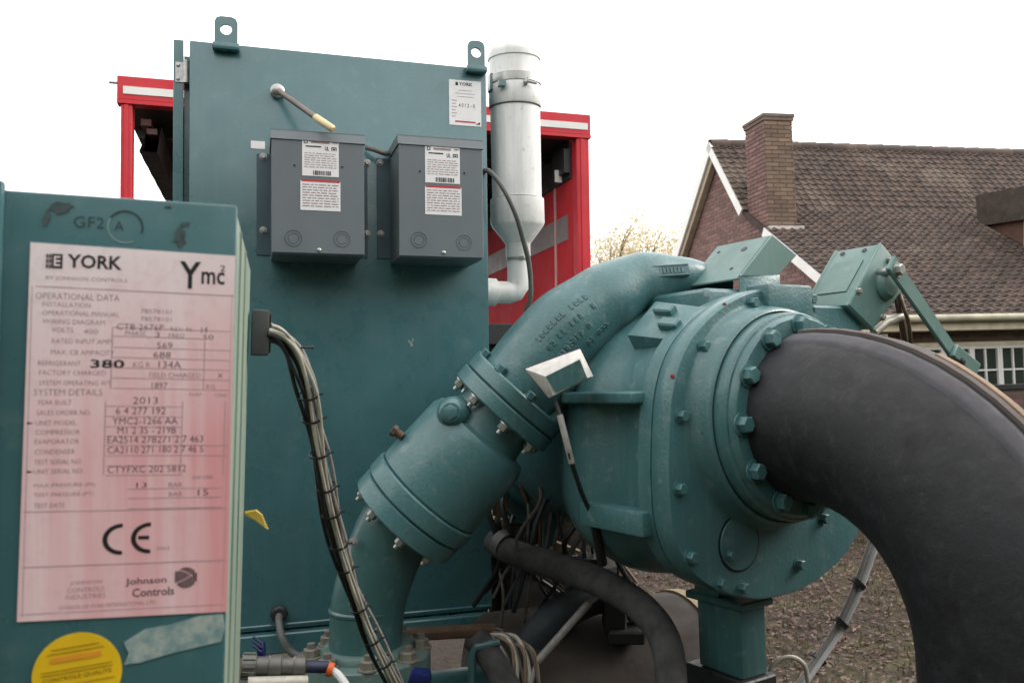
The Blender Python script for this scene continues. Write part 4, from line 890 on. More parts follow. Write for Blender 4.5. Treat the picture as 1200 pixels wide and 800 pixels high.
for i in range(8): put('bolt', NUT, Matrix.Translation(BFM @ V((.139 * math.cos(i * math.pi / 4 + .2), .139 * math.sin(i * math.pi / 4 + .2), 0))), bf)

# =================================================================== COMPRESSOR
CA = V((.539, -.842, 0)).normalized(); CB = V((-CA.y, CA.x, 0)); CO_ = at(908, 520, 2.0)
def cM(u=0, v=0, w_=0):
    o = CO_ + CB * u + ZZ * v + CA * w_
    return Matrix(((CB.x, 0, CA.x, o.x), (CB.y, 0, CA.y, o.y), (CB.z, 1, CA.z, o.z), (0, 0, 0, 1)))
CMx = cM()
def cp(px, py, w_):
    P = on(px, py, CO_ + CA * w_, CA) - CO_; return P.dot(CB), P.z
def cpt3(px, py, w_): u, v = cp(px, py, w_); return CMx @ V((u, v, w_))
com = thing('compressor', 'large cast teal compressor with a round bolted cover, at the end of the black pipe', 'compressor', CO_ - ZZ * .4)
lefts = [cp(*q, 0) for q in ((915, 334), (892, 338), (867, 347), (830, 372), (800, 410), (787, 457), (784, 515), (784, 580), (787, 626), (797, 657), (820, 682), (855, 697), (885, 704), (905, 700))]
NS = 96; cu0, cv0 = 0.0, .005
tab = sorted((math.atan2(v - cv0, -(u - cu0)), math.hypot(u - cu0, v - cv0)) for u, v in lefts)     # angle from the left horizontal, -90..90
def rad_at(th):
    c = math.cos(th); th2 = math.atan2(math.sin(th), abs(c))
    if th2 <= tab[0][0]: return tab[0][1]
    if th2 >= tab[-1][0]: return tab[-1][1]
    for (a0, r0), (a1, r1) in zip(tab, tab[1:]):
        if a0 <= th2 <= a1: return r0 + (r1 - r0) * (th2 - a0) / (a1 - a0 + 1e-9)
raw = [rad_at(2 * math.pi * i / NS) for i in range(NS)]
RAD = [sum(raw[(i + k) % NS] * w_ for k, w_ in ((-3, 1), (-2, 2), (-1, 3), (0, 4), (1, 3), (2, 2), (3, 1))) / 16 for i in range(NS)]
RCU, RCV, RRR = -.02, .068, .235
def loft(mb, rows, M, cap0=False, cap1=False):
    """rows: (scale, w, blend) - blend 0 follows the cover outline, 1 is a circle of radius `scale` round the suction flange"""
    vs = []
    for (sc, w_, bl) in rows:
        for i in range(NS):
            a = 2 * math.pi * i / NS; u0, v0 = cu0 + RAD[i] * sc * math.cos(a), cv0 + RAD[i] * sc * math.sin(a)
            u1, v1 = RCU + RRR * sc * math.cos(a), RCV + RRR * sc * math.sin(a)
            vs.append((u0 * (1 - bl) + u1 * bl, v0 * (1 - bl) + v1 * bl, w_))
    fs = [(j * NS + i, j * NS + (i + 1) % NS, (j + 1) * NS + (i + 1) % NS, (j + 1) * NS + i) for j in range(len(rows) - 1) for i in range(NS)]
    if cap0: fs.append(tuple(range(NS))[::-1])
    if cap1: fs.append(tuple((len(rows) - 1) * NS + i for i in range(NS)))
    mb.add(vs, fs, M)
m = MB(); loft(m, [(.9, -.052, 0), (.992, -.052, 0), (1., -.046, 0), (1., -.008, 0), (.985, 0, 0), (.965, .0004, 0), (.95, .0006, 0), (1.135, .001, 1), (1.12, .0012, 1), (1.09, .006, 1), (1.055, .045, 1), (1.04, .056, 1), (1.02, .058, 1), (1.01, .05, 1)], CMx, True, True); cov = ob('cover', m, M_CAST, com, smooth=50)
m = MB(); loft(m, [(.6, -.52, 0), (.86, -.46, 0), (.955, -.39, 0), (.985, -.33, 0), (.96, -.27, 0), (.91, -.235, 0), (.905, -.19, 0), (.92, -.12, 0), (.985, -.1, 0), (.985, -.06, 0), (.955, -.056, 0), (.955, -.05, 0)], CMx, True, False); cas = ob('casing', m, M_CAST, com, smooth=40)
m = MB(); m.lathe(cM(-.0, .0, 0), [(0, -1.25), (.25, -1.25), (.27, -1.2), (.27, -.9), (.3, -.9), (.3, -.86), (.27, -.86), (.27, -.5), (.3, -.44), (.3, -.38)], 56); ob('motor_housing', m, M_CAST, com)
# suction flange with its big bolts
RM_ = cM(RCU, RCV, 0); m = MB(); m.lathe(RM_, [(.17, .05), (.232, .05), (.235, .054), (.235, .084), (.231, .089), (.226, .09), (.222, .102), (.218, .106), (.16, .106)], 72); rfz = ob('suction_flange', m, M_CAST, com)
bb = MB(); bb.hexbolt(Matrix(), .019, .022, True, False); BIG = mesh('bolt', bb, M_CAST)
a0 = math.atan2(*(lambda q: (q[1] - RCV, q[0] - RCU))(cp(870, 497, .106)))
rb = .203
for i in range(12): 
    a = a0 + i * math.pi / 6; put('bolt', BIG, RM_ @ Matrix.Translation((rb * math.cos(a), rb * math.sin(a), .106)) @ Matrix.Rotation(a * 1.7, 4, 'Z'), rfz)
sb2 = MB(); sb2.hexbolt(Matrix(), .0125, .018, True, False); SMALL = mesh('bolt', sb2, M_CAST)
for q in ((880, 355), (823, 406), (797, 487), (795, 572), (808, 652), (843, 683), (869, 688), (935, 661), (948, 351), (963, 607)):
    u, v = cp(*q, .0); put('bolt', SMALL, cM(u, v, .0), cov)
u, v = cp(867, 636, .004); m = MB(); K = cM(u, v, .001); m.lathe(K, [(.06, .0), (.06, .003), (.059, .004), (.057, .004), (.055, .004), (.03, .004), (.0, .004)], 40); ac = ob('access_disc', m, M_CAST, cov)
m = MB(); m.lathe(K, [(.0605, .0), (.0605, .0012), (.065, .0012), (.065, .0)], 40); ob('disc_gap', m, M_BLACKPL, ac)
for q in ((885, 611), (855, 650)): u, v = cp(*q, .01); put('bolt', SMALL, cM(u, v, .01) @ Matrix.Diagonal((.7, .7, .6, 1)), ac)
u0_, v0_ = cp(893, 350, .0); u1_, v1_ = cp(938, 336, .0); m = MB(); m.box(CMx, u0_, u1_ + .02, v1_ - .1, v1_ + .002, -.05, .02, .008, 2); ob('top_boss', m, M_CAST, cov)
# ribs and mounting pads on the casing
u, v = cp(745, 466, -.09); m = MB(); m.box(CMx, u - .012, u + .1, v - .014, v + .014, -.36, -.09, .009, 3); ob('rib', m, M_CAST, cas)
u, v = cp(752, 612, -.09); m = MB(); m.box(CMx, u - .015, u + .14, v - .03, v + .025, -.3, -.07, .008, 2); ob('rib', m, M_CAST, cas)
u, v = cp(700, 540, -.3); m = MB(); m.box(CMx, u, u + .1, v - .16, v + .12, -.33, -.29, .008, 2); ob('rib', m, M_CAST, cas)
P1, P2, P4, P3 = cpt3(797, 399, -.056), cpt3(832, 360, -.056), cpt3(734, 392, -.22), cpt3(768, 352, -.22)
dn = (P2 - P1).cross(P4 - P1).normalized(); dn = dn if dn.dot(CAM - P1) < 0 else -dn
m = MB(); m.hexa([p + dn * .11 for p in (P1, P2, P3, P4)] + [P1, P2, P3, P4], None, .006, 2); pad = ob('top_pad', m, M_CAST, cas)
ex, ey = (P4 - P1), (P2 - P1)
for (bx_, by_) in ((787, 372), (793, 389)):
    c0 = on(bx_, by_, P1, dn); m = MB(); m.hexa([c0 - dn * k_ + ex.normalized() * a_ + ey.normalized() * b_ for k_ in (-.001, .02) for a_, b_ in ((0, 0), (.055, 0), (.055, .03), (0, .03))], None, .004); ob('lug_block', m, M_CAST, pad)
for q in ((788, 441), (849, 357)):
    P = cpt3(*q, -.004); m = MB(); m.lathe(axis(P, (CAM - P).normalized()), [(.005, 0), (.0045, .0008), (0, .0012)], 10); ob('paint_dab', m, M_DAB, cov)
# scroll that carries the gas back down to the valve
SC = [T0 + AV * .0, at(632, 428, 2.2), at(662, 390, 2.2), at(704, 355, 2.22), at(748, 330, 2.26), at(797, 326, 2.3), at(845, 338, 2.36)]
m = MB(); m.tube(SC, [.118, .12, .112, .096, .076, .058, .05], 40, 8); scr = ob('scroll', m, M_CAST, com)
ctr2, rr2 = spline([V(p) for p in SC], [.118, .12, .112, .096, .076, .058, .05], 10)
ip = min(range(2, len(ctr2) - 2), key=lambda i_: (ctr2[i_] - at(772, 322, 2.27)).length); T = (ctr2[ip - 1] - ctr2[ip + 1]).normalized(); T = T if T.dot(RT) > 0 else -T
c_ = (CAM - ctr2[ip]).normalized(); c_ = (c_ - T * c_.dot(T)).normalized(); up_ = c_.cross(T); up_ = up_ if up_.z > 0 else -up_; nn = (c_ * .97 + up_ * .25).normalized(); P = ctr2[ip] + nn * rr2[ip]; m = MB()
Kf = frame(P, T, nn); Kf = Kf if Kf.col[1].z > 0 else Kf @ Matrix.Diagonal((1, -1, 1, 1))
m.box(Kf, -.055, .055, -.017, .017, -.02, .004, .002); m.box(Kf, -.05, .05, .012, .0145, .004, .0065); m.box(Kf, -.05, .05, -.0145, -.012, .004, .0065)
x = -.044
rg = random.Random(4)
while x < .04: m.box(Kf, x, x + rg.uniform(.004, .008), -.007, .007, .004, .0062); x += .0105
ob('cast_plate', m, M_CAST, scr)
m = MB(); ctr2, rr2 = spline([V(p) for p in SC], [.118, .12, .112, .096, .076, .058, .05], 10)
for row in range(4):
    for k in range(12):
        i = 15 + k; p = ctr2[min(i, len(ctr2) - 2)]; r_ = rr2[i]; T = (ctr2[i + 1] - ctr2[i - 1]).normalized(); c_ = (CAM - p).normalized(); c_ = (c_ - T * c_.dot(T)).normalized(); s_ = T.cross(c_); s_ = s_ if s_.z < 0 else -s_
        an = -.35 + row * .3; nrm = c_ * math.cos(an) + s_ * math.sin(an)
        if rg.random() < .2: continue
        Kf = frame(p + nrm * r_, T, nrm); m.box(Kf, -.004, rg.uniform(.003, .007), -.008, .008, -.006, .0022, .0008)
        if rg.random() < .5: m.box(Kf, -.006, .008, -.002, .002, -.006, .0022, .0008)
ob('cast_mark', m, M_CAST, scr)

# bracket and actuator on top
m = MB(); v1_ = cp(875, 338, -.1)[1]; m.box(CMx, cp(828, 345, -.1)[0], cp(916, 338, -.1)[0], v1_ - .16, v1_, -.38, -.1, .025, 3); ob('volute_top', m, M_CAST, com)
brk = thing('mounting_bracket', 'empty teal sheet bracket with punched holes on top of the compressor', 'bracket', cpt3(890, 330, -.1))
w0 = -.1; E_ = [cpt3(*q, w0) for q in ((905, 275), (934, 299), (912, 323), (866, 326))]; DX = -CA * .19
m = MB(); m.prism(E_, -CA * .006, None, .002); ob('end_plate', m, M_DULL, brk)
A0, A3 = E_[0], E_[3]; nn = (A3 - A0).cross(DX).normalized(); nn = nn if nn.dot(CAM - A0) > 0 else -nn
m = MB(); m.prism([A0 + DX * .04, A3 + DX * .04, A3 + DX, A0 + DX], -nn * .006, None, .002); fpz = ob('face_plate', m, M_DULL, brk)
m = MB(); m.prism([E_[0] + DX * .04, E_[1] + DX * .04, E_[1] + DX, E_[0] + DX], (E_[3] - E_[0]).normalized() * .006, None, .002); ob('top_plate', m, M_DULL, brk)
for s_, t_, r_ in ((.25, .35, .009), (.2, .85, .005), (.72, .3, .005), (.5, .6, .0)):
    if r_: m = MB(); m.cyl(axis(A0 + (A3 - A0) * s_ + DX * t_ , nn), r_, 0, .0012, 14); ob('hole', m, M_BLACKPL, fpz)
m = MB(); m.hexa([cpt3(866, 347, -.1), cpt3(914, 347, -.1), cpt3(914, 347, -.25), cpt3(866, 347, -.25), cpt3(866, 321, -.1), cpt3(914, 321, -.1), cpt3(914, 321, -.25), cpt3(866, 321, -.25)], None, .003); ob('bracket_foot', m, M_CAST, brk)
act = thing('actuator', 'teal actuator box with a long lever arm, tilted above the black pipe', 'actuator', cpt3(1010, 370, .0))
w1 = .02; E_ = [cpt3(*q, w1) for q in ((995, 357), (1034, 285), (1067, 327), (1024, 386))]; DX = -CA * .15
m = MB(); m.prism(E_, DX, None, .006, 2); ab = ob('actuator_body', m, M_DULL, act)
c_ = sum(E_, V((0, 0, 0))) / 4
m = MB(); m.prism([c_ + (p - c_) * 1.03 - CA * .012 for p in E_], CA * .008, None, .002); m.prism([c_ + (p - c_) * 1.03 + DX + CA * .004 for p in E_], CA * .008, None, .002); ob('end_frame', m, M_DULL, act)
n_ = (E_[1] - E_[0]).cross(DX).normalized(); n_ = n_ if n_.dot(CAM - E_[0]) > 0 else -n_
m = MB(); q_ = lambda s_, t_: E_[0] + (E_[1] - E_[0]) * s_ + DX * t_ + n_ * .0012
m.prism([q_(.22, .2), q_(.75, .2), q_(.75, .8), q_(.22, .8)], n_ * .002, None, .001); ob('cover_plate', m, M_DULL, ab)
for s_, t_ in ((.92, .3), (.92, .75)): m = MB(); m.cyl(axis(q_(s_, t_), n_), .007, 0, .001, 12); ob('hole', m, M_BLACKPL, ab)
for q in ((1006, 341), (1041, 305), (1034, 372)): m = MB(); m.hexbolt(axis(cpt3(*q, w1), CA), .007, .008); ob('bolt', m, M_STEEL, ab)
m = MB(); m.lathe(cM(*cp(1037, 334, w1), w1), [(.04, 0), (.04, .006), (.03, .02), (0, .022)], 24); ob('shaft_boss', m, M_DULL, act)
m = MB(); m.box(cM(0, 0, 0), cp(945, 352, -.02)[0], cp(1000, 350, -.02)[0], cp(960, 352, 0)[1] - .08, cp(960, 352, 0)[1] - .012, -.1, .0, .006); ob('actuator_foot', m, M_CAST, act)
LA, LB = cpt3(1047, 317, .06), cpt3(1116, 416, .06); ld = (LB - LA).normalized(); ls = ld.cross(CA).normalized(); hw = .0245
m = MB(); m.prism([LA - ld * .03 - ls * hw, LB + ld * .012 - ls * hw * .8, LB + ld * .012 + ls * hw * .8, LA - ld * .03 + ls * hw], CA * .012, None, .003); arm = ob('lever_arm', m, M_DULL, act)
m = MB(); m.hexbolt(axis(LA + CA * .012, CA), .015, .014); m.cyl(axis(LA - CA * .04, CA), .012, 0, .04, 14); ob('pivot_bolt', m, M_STEEL, arm)
m = MB(); c1 = cpt3(1113, 413, .07); c2 = cpt3(1137, 430, .05); m.prism([c1 - ls * .028, c2 - ls * .028 + ld * .02, c2 + ls * .018 + ld * .02, c1 + ls * .012], CA * .014, None, .003); ob('clevis', m, M_DULL, arm)
m = MB(); m.hexbolt(axis(cpt3(1127, 424, .085), CA), .008, .008); ob('pivot_bolt', m, M_DARK, arm)
m = MB(); m.tube([cpt3(1054, 344, -.02), cpt3(1060, 363, .0), cpt3(1065, 380, .0), cpt3(1068, 412, -.02)], .0055, 8, 5); m.tube([cpt3(1050, 340, -.04), cpt3(1054, 362, -.02), cpt3(1061, 400, -.04)], .01, 8, 5); ob('motor_cable', m, M_BRIDE, act)
m = MB(); m.tube([cpt3(1024, 390, -.02), cpt3(1038, 378, -.02), cpt3(1058, 370, -.02)], [.011, .011, .012], 12); m.tube([cpt3(1035, 392, -.04), cpt3(1036, 402, -.04)], .011, 10); ob('conduit', m, M_WIRE, act)

# junction box with sky highlights painted white on its edges, and its sensor cable
jb = thing('junction_box', 'small tilted junction box with teal lid and edge highlights painted white', 'junction box', at(655, 440, 1.93))
bk4 = [at(614, 432, 1.96), at(643, 467, 1.96), at(696, 441, 1.96), at(680, 408, 1.96)]; fr4 = [at(639, 441, 1.915), at(648, 464, 1.915), at(688, 443, 1.92), at(680, 420, 1.92)]
m = MB(); m.hexa(bk4 + fr4, None, .003, 2); jbb = ob('lid_rim', m, simple('highlight_white', srgb(196, 192, 188), .6, 0, .2, 60, .3, 120), jb)
m = MB(); cc = sum(fr4, V((0, 0, 0))) / 4; nz = (CAM - cc).normalized(); m.prism([cc + (p - cc) * k_ + nz * .0035 for p, k_ in zip(fr4, (.98, .8, 1.02, .94))], -nz * .003); ob('lid', m, M_SMOOTHT, jb, smooth=0)
m = MB(); m.hexa([p - nz * -.0 + (FW * .06) for p in bk4] + [p + FW * .002 for p in bk4]); ob('box_body', m, M_DARK, jb)
sc_ = thing('sensor_cable', 'thin dark sensor cable with a grey sleeve, hanging from the junction box', 'cable', at(670, 540, 1.95))
pts = [at(650, 468, 1.96), at(656, 486, 1.95), at(664, 518, 1.94), at(670, 542, 1.95), at(682, 578, 2.0), at(696, 612, 2.05), at(706, 660, 2.1)]
m = MB(); m.tube(pts, .0055, 8, 5); ob('cable', m, M_BLACKPL, sc_); m = MB(); m.tube(pts[1:4], .0075, 8, 5); ob('sleeve', m, M_CABLE, sc_); m = MB(); m.tube(pts[-2:], [.01, .013], 10); ob('connector', m, M_BLACKPL, sc_)

# =================================================================== BLACK SUCTION PIPE
suc = thing('suction_pipe', 'huge black insulated suction pipe bending down from the compressor flange', 'pipe', CO_ + CA * .55 - ZZ * 1.3)
SP0 = RM_ @ V((0, 0, .1)); PR = .187; RB = .44; st0 = .03
def spine(t):
    """t metres along the pipe: point, outward direction of the bend"""
    if t < st0: return SP0 + CA * t, ZZ
    a = min((t - st0) / RB, math.pi / 2); p = SP0 + CA * (st0 + RB * math.sin(a)) - ZZ * RB * (1 - math.cos(a)); ov = (t - st0) - RB * math.pi / 2
    if ov > 0: p = p - ZZ * ov
    return p, (CA * math.sin(a) + ZZ * math.cos(a))
def sweep(mb, f0, f1, r0, r1, t0, t1, nt=44, nf=72):
    full = f1 - f0 > 6.2; vs = []; kf = nf if full else nf + 1
    for i in range(nt + 1):
        t = t0 + (t1 - t0) * i / nt; p, N = spine(t)
        for k_ in range(kf):
            f = f0 + (f1 - f0) * k_ / nf; e = N * math.cos(f) + CB * math.sin(f); vs.append(p + e * r1(t, f))
        
    fs = [(i * kf + k_, i * kf + (k_ + 1) % kf, (i + 1) * kf + (k_ + 1) % kf, (i + 1) * kf + k_) for i in range(nt) for k_ in range(nf)]
    mb.add(vs, fs)
wob = lambda t, f: PR + .0025 * math.sin(3 * f + 4 * t) + .002 * math.sin(9 * t + 2 * f)
m = MB(); sweep(m, 0, 2 * math.pi, 0, wob, 0, 1.9); ob('insulated_pipe', m, M_BLACK, suc)
def band(name, f0, f1, up, mat, t0=.02):
    m = MB(); prof = lambda t, f: wob(t, f) + up * (1 if R(f0) + .01 < f < R(f1) - .01 else -1.)
    sweep(m, R(f0), R(f1), 0, prof, t0, 1.8, 44, 6); ob(name, m, mat, suc)
band('seam_tape', -30, -11, .003, M_SEAM); band('pale_edge', -10.5, -4.5, .007, simple('pale_edge', srgb(92, 84, 82), .9)); band('felt_strip', -4, 4, .007, M_FELT, .24)

# =================================================================== LOWER PIPEWORK AND SUPPORTS
leg = thing('support_leg', 'square teal support leg under the compressor cover', 'support', cpt3(870, 795, -.1))
u, v = cp(867, 712, -.06); _, vb2 = cp(880, 794, -.06)
m = MB(); m.box(CMx, u, u + .085, vb2, v - .006, -.2, -.06, .006, 2); ob('column', m, M_SMOOTHT, leg); m = MB(); m.box(CMx, u - .012, u + .1, v - .006, v + .012, -.23, -.045, .004); ob('top_plate', m, M_SMOOTHT, leg)
m = MB(); m.box(CMx, u - .01, u + .06, v + .012, v + .09, -.2, -.12, .004); ob('stay', m, M_SMOOTHT, leg)
bz = (CMx @ V((u, vb2, -.1))).z
m = MB(); m.box(CMx, u - .012, u + .1, vb2 - .14, vb2 - .001, -.24, -.045, .004); fr_ = tag(ob('base_beam', m, M_DARK, loc=CMx @ V((u, vb2 - .1, -.2))), 'dark steel base beam under the teal support leg', 'beam')
m = MB(); m.box(CMx, u - .0, u + .08, vb2 - bz, vb2 - .141, -.22, -.06, .004)
ob('foot', m, M_DARK, fr_, smooth=0)
def shell(name, label, A, B, r, mat, band_mat, bands):
    t = thing(name, label, 'pressure vessel', V((A.x, A.y, 0))); d = (B - A).normalized(); L_ = (B - A).length; M_ = axis(A, d)
    m = MB(); m.lathe(M_, [(0, -.06), (r * .6, -.05), (r * .95, -.01), (r, .02), (r, L_ - .03), (r - .03, L_), (0, L_)], 64); ob('shell', m, mat, t)
    for z in bands: m = MB(); m.lathe(M_, [(r, z - .02), (r + .007, z - .018), (r + .007, z + .018), (r, z + .02)], 64); ob('band', m, band_mat, t)
    for z in (.2, L_ - .2): 
        p = M_ @ V((0, 0, z)); m = MB(); m.box(Matrix.Translation((p.x, p.y, 0)), -.1, .1, -.25, .25, 0, p.z - r * .8); ob('saddle', m, M_DARK, t, smooth=0)
    return t
XH = V((XM.x, XM.y, 0)).normalized()
e0 = at(790, 690, 2.75); cE = V((e0.x, e0.y, e0.z - .42)) 
shell('evaporator_shell', 'brown insulated vessel lying under the compressor behind the foam hose', cE - XH * .62, cE + XH * .05, .40, M_SHELL, M_TAN, (.655,))  # tan end band carries the lit rim tone in its colour
c0 = at(430, 765, 2.36); cC = V((c0.x, c0.y, 1.07 - .34))
shell('condenser_shell', 'dark teal vessel below the tall cabinet and the base flange', cC - XH * .9, cC + XH * .6, .34, M_SMOOTHT, M_DARK, (.3,))
m = MB(); t = thing('foam_hose', 'thick dark foam insulated hose curving from the cabinet down past the vessel', 'hose', at(787, 800, 2.0))
hp_ = [at(578, 634, 2.5), at(604, 648, 2.42), at(655, 664, 2.32), at(708, 684, 2.2), at(752, 712, 2.1), at(779, 750, 2.03), at(787, 805, 1.98), at(786, 880, 1.95)]
m.tube(hp_, [.036, .037, .038, .038, .038, .038, .037, .037], 24, 8); ob('hose', m, M_HOSE, t)
m = MB(); m.tube([at(585, 634, 2.47), at(593, 640, 2.45)], [.039, .04], 18); ob('collar', m, M_GREYPL, t)
m = MB(); m.tube([at(594, 830, 2.45), at(612, 776, 2.45), at(645, 728, 2.46), at(688, 702, 2.5), at(730, 694, 2.56)], .05, 24, 8); tag(ob('rubber_hose', m, M_HOSE2, loc=at(612, 776, 2.45)), 'fat blue grey rubber hose below the foam hose', 'hose')
m = MB(); m.tube([at(555, 745, 2.3), at(575, 770, 2.28), at(600, 815, 2.22)], [.036, .036, .036], 20, 5); tag(ob('steel_pipe', m, M_HOSE, loc=at(575, 770, 2.28)), 'short grey pipe slanting down at the bottom of the cabinet corner', 'pipe')
m = MB(); m.tube([at(630, 774, 2.3), at(690, 706, 2.34)], .0105, 12); m.tube([at(690, 706, 2.34), at(700, 697, 2.35)], [.0085, .0085], 10); m.tube([at(630, 774, 2.3), at(622, 800, 2.28), at(620, 830, 2.25)], .007, 8, 4); tag(ob('grey_conduit', m, M_CABLE, loc=at(660, 740, 2.3)), 'thin light grey conduit rod crossing the fat rubber hose', 'conduit')
cbx = thing('wire_tangle', 'tangle of beige and grey wires at the lower right corner of the cabinet', 'wires', at(600, 770, 2.35)); rg = random.Random(21)
for k in range(9):
    m = MB(); x0 = 566 + k * 3; m.tube([at(x0, 742 + rg.uniform(-4, 6), 2.36), at(x0 + 16 + k, 750 + rg.uniform(-4, 8), 2.33), at(x0 + 26 + k * 1.5, 772 + rg.uniform(-8, 8), 2.3), at(x0 + 28 + k * 2 + rg.uniform(-9, 6), 815, 2.27)], .0045 if k % 3 else .007, 6, 5); ob('wire', m, (M_WIRE, M_CABLE2, M_FELT)[k % 3], cbx)
for (a, b_, c_) in (((578, 700), (600, 660), (640, 640)), ((580, 736), (604, 742), (636, 752)), ((584, 660), (590, 700), (586, 740)), ((628, 640), (620, 690), (612, 740)), ((634, 575), (634, 610), (632, 660)), ((646, 600), (640, 640), (632, 690))):
    m = MB(); m.tube([at(*a, 2.5), at(*b_, 2.47), at(*c_, 2.5)], .0045, 6, 5); ob('wire', m, M_CABLE2, cbx)
m = MB(); a, b_ = at(470, 747, 2.32), at(580, 741, 2.42); m.hexa([a - ZZ * .012, b_ - ZZ * .012, b_ - ZZ * .012 + FW * .05, a - ZZ * .012 + FW * .05, a + ZZ * .012, b_ + ZZ * .012, b_ + ZZ * .012 + FW * .05, a + ZZ * .012 + FW * .05], None, .003); tag(ob('cable_tray', m, M_BRIDE, loc=a), 'narrow rusty tray rail along the foot of the cabinet', 'rail')
m = MB(); m.tube([at(553, 830, 2.26), at(553, 766, 2.26), at(557, 758, 2.26), at(585, 752, 2.28)], .011, 10); tag(ob('teal_bracket', m, M_SMOOTHT, loc=at(553, 800, 2.26)), 'bent teal rod bracket beside the short grey pipe', 'bracket')
# fittings at the foot of the control panel
fit = thing('pipe_fitting', 'grey threaded pipe fitting with an orange marked hose, below the near cables', 'fitting', at(330, 780, 1.75))
A = at(283, 780, 1.75); B = at(390, 781, 1.8); FM_ = axis(A, (B - A)); k = .00175
m = MB(); m.lathe(FM_, [(0, 0), (14 * k, 0), (14 * k, 16 * k), (11 * k, 17 * k), (11 * k, 30 * k), (12.5 * k, 31 * k), (12.5 * k, 44 * k), (10 * k, 45 * k), (10 * k, 58 * k), (12 * k, 60 * k), (12 * k, 72 * k), (8 * k, 74 * k)], 20); ob('coupling', m, simple('dull_fitting', srgb(104, 104, 100), .5, .5, .2, 30), fit)
for i in range(10): m = MB(); a = i * .628; m.box(FM_ @ Matrix.Rotation(a, 4, 'Z') @ Matrix.Translation((14 * k, 0, 0)), -.001, .0025, -.004, .004, 1 * k, 15 * k); ob('nut_rib', m, M_GREYPL, fit)
m = MB(); m.tube([FM_ @ V((0, 0, 72 * k)), FM_ @ V((0, 0, 100 * k))], 7 * k, 14); ob('hose_end', m, simple('navy_hose', srgb(40, 46, 74), .5), fit)
m = MB(); m.tube([at(384, 783, 1.78), at(390, 785, 1.78)], .0145, 14); ob('orange_end', m, M_ORANGE, fit); m = MB(); m.tube([at(389, 785, 1.78), at(398, 792, 1.77), at(412, 812, 1.75)], .0085, 10, 4); ob('white_tube', m, M_WHITE, fit)
m = MB(); m.tube([at(290, 801, 1.72), at(360, 799, 1.76)], .014, 14); tag(ob('lower_pipe', m, M_WIRE, loc=at(320, 800, 1.74)), 'pale pipe along the bottom edge under the threaded fitting', 'pipe')
m = MB(); q = at(303, 756, 1.9)
for k in range(3): m.tube([q - RT * .012 + UP * (.02 - k * .01), q + RT * .006 + UP * (.006 - k * .01)], .003, 6)
m.hexa([q + RT * x + UP * y + FW * z for z in (0, .02) for x, y in ((-.006, -.03), (.012, -.03), (.01, .004), (-.002, .004))], None, .002); tag(ob('blue_clip', m, M_BLUE, loc=q), 'small blue plastic clip below the panel edge', 'clip')
m = MB(); q = at(490, 793, 2.0); m.hexa([q + RT * x + UP * y + FW * z for z in (0, .04) for x, y in ((-.028, -.02), (.03, -.02), (.026, .008), (-.016, .012))], None, .008, 2); tag(ob('blue_valve', m, M_BLUE, loc=q), 'small blue valve at the foot of the base flange', 'valve')
cdt = thing('flexible_conduit', 'grey flexible conduit with a gland, bending out of the cabinet foot', 'conduit', cw3(327, 718)); m = MB(); g_ = cq(327, 718); m.lathe(CM_ @ Matrix.Translation((g_[0], g_[1], .001)), [(.026, 0), (.026, .012), (.02, .016), (.02, .03), (0, .03)], 8); ob('gland', m, M_DARK, cdt)
m = MB(); m.tube([cw3(327, 720, .02), cw3(327, 730, .06), cw3(331, 748, .09), cw3(342, 764, .1), cw3(362, 772, .12)], .0115, 12, 6); ob('conduit', m, M_GREYPL, cdt)
# clutter seen between cabinet and compressor
ot = thing('oil_tank', 'dark brown upright tank in the gap between cabinet and compressor', 'tank', at(650, 700, 3.05) - ZZ * .6)
tb = at(655, 720, 3.05); m = MB(); m.lathe(Matrix.Translation((tb.x, tb.y, 0)), [(0, .01), (.22, .01), (.25, .05), (.25, 1.35), (.2, 1.45), (0, 1.48)], 40); ob('tank_body', m, M_SHELL, ot)
for z_ in (.9, 1.25): m = MB(); m.lathe(Matrix.Translation((tb.x, tb.y, z_)), [(.25, -.012), (.256, -.01), (.256, .01), (.25, .012)], 40); ob('tank_band', m, M_DARK, ot)
m = MB(); m.cyl(axis(BF - ZZ * .2, ZZ), .115, 0, .16, 32); ob('nozzle', m, M_SMOOTHT, elb)
rk = thing('pipe_rack', 'dark rack of beams, rods and brown fittings in the gap behind the valve', 'rack', at(640, 640, 2.7))
def bar_(n, p, q, r_, mat, k=4): m = MB(); m.tube([p, q], r_, k); ob(n, m, mat, rk, smooth=0)
bar_('beam', at(640, 586, 2.5), at(712, 636, 2.4), .013, M_GREYPL); bar_('rod', at(634, 572, 2.45), at(633, 646, 2.45), .006, M_BRIDE, 8); bar_('beam', at(578, 590, 2.7), at(645, 592, 2.7), .016, M_DARK); bar_('beam', at(590, 606, 2.75), at(650, 608, 2.75), .02, M_SMOOTHT)
bar_('strut', at(600, 650, 2.8), at(660, 560, 2.8), .03, M_DARK); bar_('tie', at(606, 556, 2.5), at(618, 588, 2.5), .007, M_BRIDE, 8)
def plate_(n, pts, th, mat): m = MB(); m.prism(pts, FW * th, None, .002); ob(n, m, mat, rk, smooth=0)
plate_('bracket', [at(636, 612, 2.55), at(655, 606, 2.55), at(650, 640, 2.55), at(636, 642, 2.55)], .02, M_SMOOTHT)
plate_('brown_fitting', [at(577, 584, 2.5), at(594, 580, 2.5), at(597, 596, 2.5), at(588, 606, 2.5), at(577, 604, 2.5)], .05, M_BRIDE)
plate_('clamp', [at(586, 608, 2.48), at(597, 606, 2.48), at(597, 616, 2.48), at(588, 617, 2.48)], .03, M_FELT)
